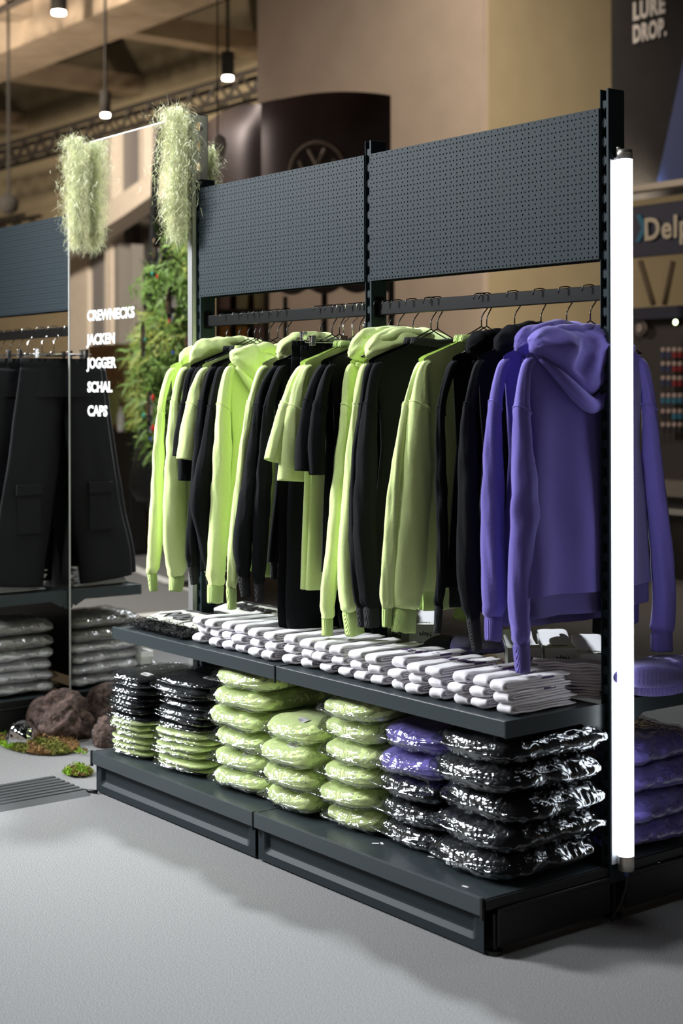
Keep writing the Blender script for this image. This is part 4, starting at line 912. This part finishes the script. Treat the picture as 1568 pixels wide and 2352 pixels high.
def stack(xc, yf, specs, z0, where, grp, rz=0, stickers=(), lean=0, noun='sweatshirt', jig=.008, dirn=1):
    """specs bottom to top: (colour, w, d, h)"""
    z = z0; n = len(specs)
    same = {}
    for s in specs: same[s[0]] = same.get(s[0], 0)+1
    seen = {}
    for i, (col, w_, d_, h_) in enumerate(specs):
        idx = same[col]-1-seen.get(col, 0); seen[col] = seen.get(col, 0)+1
        dx, dy = rb_.uniform(-jig, jig), rb_.uniform(-jig, jig)
        c = Vector((xc+dx+lean*i, yf+dirn*(d_/2+dy+jig), z+h_/2+.003))
        nm = 'bagged_'+noun; nm = nm.replace('-', '')
        lab = 'bagged %s %s, %s' % ({'lime': 'lime', 'black': 'black', 'purple': 'purple', 'grey': 'grey', 'white': 'white'}[col], noun, ORD[idx] if same[col] > 1 else 'the only one')+' in '+where
        t = empty(nm, c, lab, 'bagged clothes', grp, rz=rz+rb_.uniform(-.09, .09)+(0 if dirn > 0 else PI)); t.rotation_euler.x = rb_.uniform(-.02, .02); t.rotation_euler.y = rb_.uniform(-.03, .03)
        a, b = bag_meshes(w_, d_, h_, col, rb_.randrange(2)); link('folded_garment', a, t)
        link('plastic_film', b, t)
        if (n-1-i) in stickers:
            sx, ty, rxx = stickers[n-1-i]
            link('barcode_sticker', sticker_mesh(), t, (w_*sx, -d_*ty, h_*.5*(1-(2*ty)**3.2 if ty < .5 else 0)**.5*.95+.008-.004), (rxx, .05, rb_.uniform(-.2, .2)))
        z += h_*.915+.001
    return z
FAB['grey'] = mat('grey_fleece', (.26, .25, .235, 1), .9, bump=(260, .3, .002), var=.06); FAB['white'] = mat('white_fleece', (.72, .71, .75, 1), .9, bump=(260, .3, .002), var=.03)
DZ = .147
stack(-.875, -.402, [('lime', .24, .31, .0215)]*6+[('black', .24, .31, .0225)]*7, DZ, 'the leftmost plinth stack', 'bagged t-shirts in the left stacks', noun='t-shirt', stickers={0: (.22, .30, .1)}, jig=.013)
stack(-.86, -.08, [('black', .26, .14, .022)]*3, DZ+.29, 'the heap behind the leftmost stack', 'bagged t-shirts in the left stacks', noun='t-shirt') if False else None
stack(-.575, -.385, [('lime', .27, .32, .0235)]*6+[('black', .27, .32, .025)]*7, DZ, 'the second plinth stack', 'bagged t-shirts in the left stacks', rz=.10, noun='t-shirt', stickers={0: (.22, .25, .1)}, jig=.013)
stack(-.245, -.385, [('lime', .28, .35, .068)]*6, DZ, 'the third plinth stack from left', 'bagged lime sweatshirts on the plinth', rz=.06, stickers={1: (.12, .33, .35), 4: (.18, .40, .6)}, jig=.014)
stack(.055, -.395, [('lime', .25, .35, .072)]*4, DZ, 'the short lime stack left of the tall one', 'bagged lime sweatshirts on the plinth', rz=.02, stickers={0: (.10, .36, .4), 1: (.12, .36, .4)}, jig=.012)
stack(.305, -.365, [('lime', .245, .35, .066)]*6, DZ, 'the tall lime stack beside purple bags', 'bagged lime sweatshirts on the plinth', rz=.10, jig=.014)
stack(.560, -.345, [('black', .26, .35, .068)]*3+[('purple', .255, .35, .075)]*2, DZ, 'the mixed stack of purple over black', 'bagged sweatshirts in the mixed stack', rz=.08, stickers={2: (.16, .33, .3)}, jig=.012)
stack(.845, -.37, [('black', .30, .385, .080)]*5, DZ, 'the big black stack by the light tube', 'bagged black sweatshirts by the tube', rz=.02, stickers={0: (.12, .26, .12), 2: (.16, .36, .35), 3: (.22, .36, .35)}, jig=.016)
stack(.845, .46, [('purple', .30, .37, .080)]*4, DZ, 'the purple stack right of the light tube', 'bagged purple sweatshirts at the rear', rz=0, jig=.016, dirn=-1)
stack(.50, .45, [('black', .28, .34, .075)]*3, DZ, 'the rear side stack beside the purple one', 'bagged black sweatshirts at the rear', dirn=-1)
# left rack stock
stack(-2.17, -.40, [('white', .27, .36, .050)]*4+[('grey', .28, .34, .060)]*2, DZ, 'the stack nearest the mirror on the left rack', 'bagged clothes on the left rack plinth', jig=.012)
stack(-2.48, -.40, [('white', .27, .36, .050)]*4+[('grey', .28, .34, .060)]*1, DZ, 'the second left rack stack from the mirror', 'bagged clothes on the left rack plinth', jig=.012)
# white bag sliding over the plinth edge
t = empty('bagged_tshirt', (-2.12, -.50, .12), 'white bagged t-shirt slumped over the plinth edge behind the big rock', 'bagged clothes', 'bagged clothes on the left rack plinth'); t.rotation_euler = (1.05, 0, .1)
a, b = bag_meshes(.26, .26, .04, 'white', 0); link('folded_garment', a, t); link('plastic_film', b, t)
BOXW = mat('white_carton', (.8, .8, .8, 1), .5)
for i in range(4):
    x, y, z = -2.075, -.405, .172+.068*i; 
    if i > 2: break
    t = empty('boxed_socks', (x, y, z), ('lowest', 'middle', 'top')[i]+' white long carton at the left rack corner, seen in the mirror', 'carton', 'white cartons on the left rack')
    MB().box(x-.12, x+.05, y-.03, y+.03, z-.022, z+.034).build('carton', BOXW, t, bevel=.003)
    MB().box(x-.123, x+.053, y-.0315, y+.0315, z-.005, z+.012).build('sleeve_band', PAPER, t)
# ================================================================== SOCKS
def ribbon(path, hx, ht, n=20, wob=0, seed=0):
    P = [Vector(p) for p in path]; rings = []
    for i, p in enumerate(P):
        t = (P[min(i+1, len(P)-1)]-P[max(i-1, 0)]).normalized(); nn = Vector((0, -t.z, t.y)); e = min(1, (min(i, len(P)-1-i)+1)/2.0)**.5; ring = []
        for k in range(n):
            a = 2*PI*k/n; c, s = math.cos(a), math.sin(a); cx_ = math.copysign(abs(c)**.7, c); ss = math.copysign(abs(s)**.8, s)
            w_ = wob*N(p.y*20+seed, p.z*40, c*1.5+seed)
            ring.append(p+Vector((cx_*hx*(.9+.1*e)+w_*2, 0, 0))+nn*(ss*ht*e)+Vector((0, w_, w_)))
        rings.append(ring)
    return rings
def sock_mesh(seed, L=.25):
    r = random.Random(seed); R1, R2 = .0104, .0036; zc = .0145
    def hair(R, yb, y0):
        pts_ = [(0, yb-(yb-y0)*i/12, zc-R) for i in range(13)]+[(0, y0-R*1.5*math.sin(PI*i/8), zc-R*math.cos(PI*i/8)) for i in range(1, 8)]+[(0, y0+(yb-y0)*i/12, zc+R) for i in range(13)]
        return [(x, y, z+.0016*N(y*16+seed, z*30, seed)) for x, y, z in pts_]
    out = []
    for R, ht, yb, y0 in ((R1, .0038, L, .016), (R2, .0034, L-.02, .0265)):
        mb = MB().loft(ribbon(hair(R, yb, y0), .026 if R is R1 else .023, ht, wob=.0026, seed=seed)); me = bpy.data.meshes.new('sock'); me.from_pydata([tuple(v) for v in mb.v], [], mb.f); me.materials.append(WHITE); me.polygons.foreach_set('use_smooth', [True]*len(me.polygons)); out.append(me)
    return out
SM = [sock_mesh(s) for s in (1, 2, 3, 4)]
stripe = MB().box(-.020, -.010, .12, .15, .0285, .0297).box(-.006, .004, .122, .148, .0285, .0297).box(.008, .018, .12, .15, .0285, .0297).box(.0245, .0272, .14, .185, .0225, .0275)
stm = bpy.data.meshes.new('print_marks'); stm.from_pydata(stripe.v, [], stripe.f); stm.materials.append(INKP)
NST = 18; HS = .0285
names = ['first', 'second', 'third', 'fourth', 'fifth', 'sixth', 'seventh', 'eighth', 'ninth', 'tenth', 'eleventh', 'twelfth', 'thirteenth', 'fourteenth', 'fifteenth', 'sixteenth', 'seventeenth', 'eighteenth']
rs = random.Random(21)
for i in range(NST):
    X = -.500+.0850*i
    for j in range(3):
        lab = 'folded white sock pair, %s in the %s stack from left along the shelf edge' % (('bottom', 'middle', 'top')[j], names[i])
        t = empty('sock_pair', (X-.004+rs.uniform(-.014, .014)-.004*j, -.322+rs.uniform(-.012, .014)+.004*j, .574+HS*j), lab, 'socks', 'folded white sock pairs along the shelf edge', rz=rs.uniform(-.06, .10))
        t.rotation_euler.x = -.01; ms = rs.choice(SM); link('sock', ms[0], t); link('sock', ms[1], t)
        if i > 10 and j == 2 or (i == 17 and j == 1): link('print_marks', stm, t)
# three large plain pairs pointing right at the shelf end
for j in range(3):
    t = empty('sock_pair', (.955, .055+.01*j, .574+.031*j), 'thick white sock pair pointing right at the shelf end, %s of three' % ('lowest', 'middle', 'topmost')[j], 'socks', 'thick sock pairs at the right shelf end', rz=2.25)
    t.scale = (1.15, .85, 1.15); ms = SM[j]; link('sock', ms[0], t); link('sock', ms[1], t)
# banded packs
def sock_pack(px, py, label, rz=.93, n=2, tilt=.42, sc_=1, txt=True):
    b = onZ(px, py, .574); t = empty('sock_pack', (b.x, b.y, .574), label, 'sock pack', 'banded sock packs on the rear shelf', rz=rz); t.scale = (sc_,)*3
    def M(mb, nm, mt, par, sm=False): 
        me = bpy.data.meshes.new(nm); me.from_pydata([tuple(Vector(v)) for v in mb.v], [], mb.f); bm = bmesh.new(); bm.from_mesh(me); bmesh.ops.recalc_face_normals(bm, faces=bm.faces); bm.to_mesh(me); bm.free(); me.materials.append(mt)
        if sm: me.polygons.foreach_set('use_smooth', [True]*len(me.polygons))
        return link(nm, me, par)
    for j in range(n*2):
        z0 = .004+.0155*j; P = [(0, .005+.19*i/14, z0+.008+(.0+.055*(i/14)**1.6)*(1-.12*j)) for i in range(15)]
        M(MB().loft(ribbon(P, .046, .0082, wob=.0015, seed=j+px)), 'sock', WHITE, t, True)
    # cardboard band
    H_ = .0155*n*2+.010
    mb = MB().box(-.050, .050, -.004, .062, .001, .004).box(-.050, .050, -.006, -.004, .001, H_).box(-.0505, -.0485, -.004, .062, .001, H_).box(.0485, .0505, -.004, .062, .001, H_).box(-.050, .050, -.006, .062, H_, H_+.0015)
    bd = M(mb, 'cardboard_band', PAPER, t)
    if txt:
        o = text('lettering', 'Nays', INKB, None, (.022, .040, H_+.002), (-1, 0, 0), (0, -1, 0), .022, .0003, .0004); o.parent = bd
        o = text('lettering', 'Nays', INKB, None, (.022, -.0065, H_*.66), (-1, 0, 0), (0, 0, -1), .020, .0003, .0004); o.parent = bd
sock_pack(1205, 1545, 'white sock pack with grey card band, left of three by the near purple cuff')
sock_pack(1290, 1545, 'white sock pack with grey card band, middle of three behind the shelf socks')
sock_pack(1372, 1560, 'white sock pack with grey card band, right of three beside the end upright')
sock_pack(905, 1474, 'white sock pack with card band under the lime cuffs, left one', n=1)
sock_pack(975, 1486, 'white sock pack with card band below the thin black sleeve', n=2)
# loose banded socks lying flat
def flat_sock(px, py, rz, label):
    b = onZ(px, py, .574); t = empty('banded_sock', (b.x, b.y, .574), label, 'socks', None, rz=rz)
    P = [(0, .20*i/14, .008+.006*math.sin(i*.5)) for i in range(15)]; mb = MB().loft(ribbon(P, .042, .008, wob=.002, seed=px)); me = bpy.data.meshes.new('sock'); me.from_pydata([tuple(v) for v in mb.v], [], mb.f); me.materials.append(CREAM); me.polygons.foreach_set('use_smooth', [True]*len(me.polygons)); link('sock', me, t)
    P = [(0, .05*i/8, .0225+.003*math.sin(i*.5)) for i in range(9)]; mb = MB().loft(ribbon(P, .044, .004, wob=.001, seed=px+1)); me = bpy.data.meshes.new('card_band'); me.from_pydata([tuple(v) for v in mb.v], [], mb.f); me.materials.append(mat('cream_card', (.62, .6, .5, 1), .7)); bd = link('card_band', me, t)
    o = text('lettering', 'Nays', INKB, None, (.030, .036, .0275), (-1, 0, 0), (0, -1, 0), .026, .0003, .0006); o.parent = bd
    for q in range(4):
        mb = MB().tube([(-.036, .07+.022*q, .0215), (0, .076+.022*q, .0235), (.036, .07+.022*q, .0215)], .0022, 6); me = bpy.data.meshes.new('woven_stripe'); me.from_pydata([tuple(v) for v in mb.v], [], mb.f); me.materials.append(INKP); link('woven_stripe', me, t)
flat_sock(1002, 1508, 1.45, 'cream banded sock lying on the front socks beneath the lime cuff')
flat_sock(1080, 1540, -.55, 'cream patterned sock lying left of the near purple cuff')
flat_sock(1250, 1580, -.5, 'cream patterned sock lying below the banded packs')
# ================================================================== BEANIES
BEAN = rib('violet_rib_knit', (.14, .11, .38, 1), 95, .3); BEAND = rib('dark_violet_rib_knit', (.05, .045, .13, 1), 95, .2)
def beanie(px, py, rz, label, mt, lift=0, s=1, tilt=0):
    b = onZ(px, py, .574+lift); t = empty('beanie', (b.x, b.y, .575+lift), label, 'beanie', 'knitted beanies on the shelf', rz=rz); t.rotation_euler.y = tilt; t.scale = (s, s, s)
    rings = []
    for i in range(22):
        f = i/21; x = -.11+.20*f; w_ = .092*(1-max(0, (f-.35)/.65)**2.6)**.5+.002; hh = .020*(1-max(0, (f-.3)/.7)**2.2)**.5+.003
        rings.append([(x, math.cos(2*PI*k/40)*w_+.002*math.cos(k*PI*.9)*(1-f), .023+math.sin(2*PI*k/40)*hh*(1+.12*N(x*20, k*.3, px))) for k in range(40)])
    def M(r, nm, par):
        mb = MB().loft(r); me = bpy.data.meshes.new(nm); me.from_pydata([tuple(v) for v in mb.v], [], mb.f); me.materials.append(mt); me.polygons.foreach_set('use_smooth', [True]*len(me.polygons)); return link(nm, me, par)
    M(rings, 'crown', t)
    rings = []
    for f, g in ((0, .6), (.03, .98), (.12, 1.06), (.5, 1.08), (.88, 1.06), (.97, .98), (1, .7)):
        x = -.118+.075*f; rings.append([(x, math.cos(2*PI*k/40)*.095*min(g, 1.03), .025+math.sin(2*PI*k/40)*.026*g) for k in range(40)])
    M(rings, 'turned_cuff', t)
beanie(1075, 1505, .35, 'dark violet beanie beneath the black cuff', BEAND); beanie(1120, 1500, .7, 'violet ribbed beanie behind the black and purple cuffs', BEAN, .03, .9)
beanie(1400, 1590, .8, 'dark violet beanie tucked behind the end upright', BEAND, 0)
beanie(1475, 1580, 2.6, 'violet beanie just right of the light tube, lower one', BEAN, 0, 1.05); beanie(1470, 1560, 2.5, 'greyish violet beanie just right of the light tube, upper one', BEAN, .042, 1.05)
beanie(1548, 1565, 2.6, 'violet beanie at the right picture edge, lower one', BEAN, 0); beanie(1540, 1545, 2.6, 'violet beanie at the right picture edge, upper one', BEAN, .040)
beanie(850, 1440, .7, 'dark violet beanie in shade behind the lime cuffs', BEAND)
# ================================================================== SCARVES
def scarf(x0, x1, y0, y1, z, label, n=2, fr=.10, sd=1, words=1):
    t = empty('scarf', ((x0+x1)/2, (y0+y1)/2, z), label, 'scarf', 'football style scarves at the shelf left end'); rq = random.Random(sd)
    for j in range(n):
        mb = MB(); V = []; nx, ny = 16, 12
        rings = []
        for i in range(nx+1):
            x = x0+(x1-x0)*i/nx; r = [(x, y0+(y1-y0)*q/ny, z+.026+.014*j+.004*N(x*9, q*.4, j+sd)+.012*min(1, q/4)) for q in range(ny+1)]; r += [(a, b, c-.009) for a, b, c in reversed(r)]; rings.append(r)
        MB().loft(rings).build('knitted_panel', mat('pale_scarf_knit', (.60, .62, .52, 1), .9, bump=(200, .4, .002)) if j == n-1 else INKB, t, True)
    top = z+.041+.014*(n-1)
    for q in range(words):
        yy = y0+.02+(y1-y0)*.5*q
        text('lettering', 'Nays', INKB, t, (x0+.05, yy, top+.001), (1, 0, 0), (0, 1, 0), .115, .0008, .005)
        MB().box(x0+.01, x1-.01, y1-.03, y1-.018, top-.002, top+.0012).build('woven_stripe', INKB, t)
    mb = MB()
    for i in range(1500):
        x = rq.uniform(x0, x1); y = y0+rq.uniform(-fr*.8, .03); zz = z+rq.uniform(.004, .030); d = Vector((rq.gauss(0, .5), -1, rq.uniform(-.35, .25))).normalized(); L = rq.uniform(.02, .05); s = Vector((.0016, 0, .0005))
        p = Vector((x, y, zz)); q1 = p+d*L*.5+Vector((rq.gauss(0, .004), 0, rq.gauss(0, .003))); q2 = q1+d*L*.5+Vector((rq.gauss(0, .006), 0, -.004)); q2.z = max(q2.z, z+.002); q1.z = max(q1.z, z+.002)
        mb.add([p-s, p+s, q1+s, q1-s, q2], [(0, 1, 2, 3), (3, 2, 4)])
    tag(mb.build('fringe', INKB, t), kind='stuff')
    MB().box(x0, x1, y0-fr*.8, y0+.02, z+.001, z+.016).build('fringe_knot_band', INKB, t, bevel=.006)
scarf(-.975, -.60, -.235, -.06, .573, 'black fringed scarf at the shelf front left corner', 1, .09, 1)
scarf(-.93, -.50, .02, .17, .573, 'black fringed scarf lying just behind the front corner scarf', 2, .13, 2)
scarf(-.80, -.40, .24, .40, .573, 'pale scarf with black lettering on the rear shelf below the cuffs', 2, .06, 3)
# ================================================================== HANGING AND GROUND MOSS, ROCKS
MOSS = mat('pale_spanish_moss', (.84, .86, .58, 1), .8, var=.25, bump=(20, .1, .01)); MOSS.node_tree.nodes['Principled BSDF'].inputs['Subsurface Weight'].default_value = 0
def hanging_moss(cx_, y0, ztop, L, wd, dp, n, label, sd):
    t = empty('hanging_moss', (cx_, y0, ztop), label, 'moss', 'hanging moss clumps on the mirror'); r = random.Random(sd); mb = MB()
    for i in range(n):
        f = r.random(); env = math.sin(PI*min(1, .22+.78*f)**.8)**.5*(.75+.35*f) if f < .97 else .5
        z = ztop-L*f+r.gauss(0, .008); x = cx_+r.gauss(0, .40)*wd*env; y = y0+r.gauss(0, .40)*dp*env-.02*(f < .05)
        d = Vector((r.gauss(0, 1), r.gauss(0, 1), -.9+r.gauss(0, .6))).normalized(); p = Vector((x, y, z)); q = [p]; ax_ = Vector((r.gauss(0, 1), r.gauss(0, 1), r.gauss(0, 1))).normalized(); cv = r.uniform(.2, .75)
        st = r.uniform(.006, .014)
        for k in range(5): d = Matrix.Rotation(cv, 3, ax_) @ d; p = p+d*st; q.append(p)
        s = d.cross(Vector((0, 0, 1)))
        s = (s.normalized() if s.length > .01 else Vector((1, 0, 0)))*r.uniform(.0009, .0015)
        V = []
        for k, a in enumerate(q): ww = 1-k/5.5; V += [a-s*ww, a+s*ww]
        mb.add(V, [(2*k, 2*k+1, 2*k+3, 2*k+2) for k in range(5)])
    tag(mb.build('moss_strands', MOSS, t), kind='stuff')
    core = MB(); P = [(cx_, y0+.012, ztop+.005), (cx_+.005, y0, ztop-.05), (cx_, y0, ztop-L*.5), (cx_, y0, ztop-L*.9)]; core.tube(P, [wd*.10, wd*.16, wd*.22, wd*.10], 8); core.build('moss_stem', mat('moss_core', (.55, .60, .34, 1), .9, bump=(60, .8, .01)), t, True)  # stem in a darker green than the strands
pa = onY(180, 318, -.045); hanging_moss(pa.x, -.05, pa.z, .44, .125, .07, 5200, 'pale green hanging moss clump over the left top corner of the mirror', 1)
pa = onY(408, 250, -.05); hanging_moss(pa.x, -.055, pa.z, .47, .13, .08, 6000, 'pale green hanging moss clump over the right top corner of the mirror', 2)
pa = onY(484, 335, .09); hanging_moss(pa.x, .09, pa.z, .15, .05, .04, 700, 'small moss tail hanging behind the perforated mirror profile', 3)
ROCK = mat('vesicular_lava', (.085, .052, .042, 1), .9, var=.55, bump=(38, .9, .02))
def rock(x, y, sx, sy, sz, sd, label, mt=ROCK, rough=.32, sub=5, name='lava_rock', cat='rock'):
    bm = bmesh.new(); bmesh.ops.create_icosphere(bm, subdivisions=sub, radius=1)
    for v in bm.verts:
        c = v.co.copy(); r = 1+rough*N(c.x*1.1+sd, c.y*1.1, c.z*1.1)+rough*.45*N(c.x*3+sd, c.y*3, c.z*3)
        if mt is ROCK:
            r += .07*N(c.x*8+sd, c.y*8, c.z*8)-.10*max(0, N(c.x*15+sd, c.y*15, c.z*15)-.25)
            r = min(r, 1.05+.15*N(c.y*2, sd, c.x))
        v.co = Vector((c.x*sx*r, c.y*sy*r, max(c.z*r, -.55)*sz))
    zmin = min(v.co.z for v in bm.verts)
    for v in bm.verts: v.co.z -= zmin
    me = bpy.data.meshes.new(name); bm.to_mesh(me); bm.free(); me.materials.append(mt); me.polygons.foreach_set('use_smooth', [True]*len(me.polygons))
    return tag(link(name, me, None, (x, y, 0)), label, cat)
rock(-1.845, -.13, .145, .12, .125, 3.1, 'large brown porous lava rock on the carpet in front of the mirror', rough=.42)
rock(-1.60, -.055, .075, .05, .075, 8.3, 'small reddish lava rock beside the left end of the plinth')
p = refl(onZ(322, 1255, 0)); rock(p.x, p.y, .17, .15, .22, 5.5, 'dark lava rock at the foot of the plant sculpture, in the mirror')
BLOB = mat('polished_steel', (.75, .76, .78, 1), .08, 1)
rock(-1.80, -.325, .080, .06, .066, 2.2, 'shiny silver pebble sculpture on moss before the lava rock', BLOB, .16, 5, 'silver_pebble', 'ornament')
GM = [mat('bright_moss', (.28, .46, .03, 1), .9, var=.3, bump=(40, .5, .01)), mat('brown_moss', (.34, .20, .08, 1), .9, var=.35, bump=(40, .5, .01)), mat('olive_moss', (.19, .20, .03, 1), .9, var=.3, bump=(40, .5, .01))]
def ground_moss(cx_, cy_, rx, ry, n, label, sd, h=.035):
    t = empty('ground_moss', (cx_, cy_, 0), label, 'moss', 'moss patches on the carpet'); r = random.Random(sd)
    blobs = [(r.uniform(-1, 1), r.uniform(-1, 1), r.choice((0, 0, 1, 1, 2))) for _ in range(34)]
    for g in range(3):
        mb = MB()
        for i in range(n):
            a = r.uniform(0, 2*PI); q = r.random()**.5; u, v = q*math.cos(a), q*math.sin(a)
            if min(((u-b[0])**2+(v-b[1])**2, b[2]) for b in blobs)[1] != g: continue
            p = Vector((cx_+u*rx, cy_+v*ry, 0)); hh = h*(1-q*q*.6)*r.uniform(.3, 1.1); k = r.uniform(.004, .009); p.z = hh*r.random()
            d = Vector((r.gauss(0, 1), r.gauss(0, 1), r.gauss(.4, .8))).normalized()*k; s = d.cross(Vector((r.random(), r.random(), r.random()))).normalized()*k*.45; p.z = max(p.z, .010)
            mb.add([p-s, p+s, p+d+s*.6, p+d*1.6, p+d-s*.6], [(0, 1, 2, 3, 4)])
        if mb.f: tag(mb.build('moss_tuft', GM[g], t), kind='stuff')
ground_moss(-1.79, -.26, .235, .135, 14000, 'green and brown moss patch around the silver pebble and lava rock', 4, .05)
ground_moss(-1.26, -.36, .06, .05, 1800, 'small moss patch at the left front corner of the plinth', 5, .045)
ground_moss(-1.60, -.20, .10, .03, 260, 'few moss crumbs scattered on the carpet by the rock', 6, .01)
# ================================================================== FLOOR CABLE RAMP, SCRAPS
RUB = mat('black_rubber', (.05, .052, .055, 1), .6, bump=(90, .2, .002))
t = empty('cable_ramp', (-1.12, -1.7, 0), 'flat ribbed rubber cable ramp running from the plinth corner to the left', 'cable ramp')
mb = MB(); prof = [(-1.285, 0), (-1.255, .012)]
for i in range(7): x = -1.245+i*.036; prof += [(x, .012), (x+.004, .016), (x+.022, .016), (x+.026, .012)]
prof += [(-.995, .012), (-.962, 0)]
mb.prism([(x, -.47, z) for x, z in prof], None, (0, -2.9, 0)).build('ramp_body', RUB, t)
MB().tube([(-1.02, -.462, .006), (-.99, -.45, .008), (-.97, -.44, .008)], .006, 8).build('cable_end', DARK, t, True)
for i, (px, py, a) in enumerate(((862, 1938, .9), (877, 1938, -.4), (990, 1969, .2), (1068, 2037, .1))):
    p = onZ(px, py, .1424); t = empty('paper_scrap', p, 'small white paper scrap on the plinth deck, %s' % ('left of the close pair', 'right of the close pair', 'below the black bags', 'nearest the front right corner')[i], 'paper scrap', 'paper scraps on the plinth deck')
    c, s = math.cos(a), math.sin(a); V = [(p.x+u*c-v*s, p.y+u*s+v*c, p.z+.0005+.002*abs(u)*60*.2) for u, v in ((-.010, -.003), (.010, -.003), (.010, .003), (-.010, .003))]; V += [(x, y, z+.0006) for x, y, z in V]
    MB().add(V, [(0, 1, 2, 3), (4, 5, 6, 7), (0, 1, 5, 4), (1, 2, 6, 5), (2, 3, 7, 6), (3, 0, 4, 7)]).build('paper', INKW, t)
# socks on the left rack shelf near the mirror
for j in range(3):
    t = empty('sock_pair', (-2.10, -.33+.004*j, .574+HS*j), 'white sock pair on the left rack shelf beside the mirror, %s' % ('lowest', 'middle', 'topmost')[j], 'socks', 'white sock pairs on the left rack shelf'); link('sock', SM[j][0], t); link('sock', SM[j][1], t)
    t = empty('sock_pair', (-2.62, -.33+.004*j, .574+HS*j), 'white sock pair on the left rack shelf at the picture edge, %s' % ('lowest', 'middle', 'topmost')[j], 'socks', 'white sock pairs on the left rack shelf'); link('sock', SM[j][0], t); link('sock', SM[j][1], t)
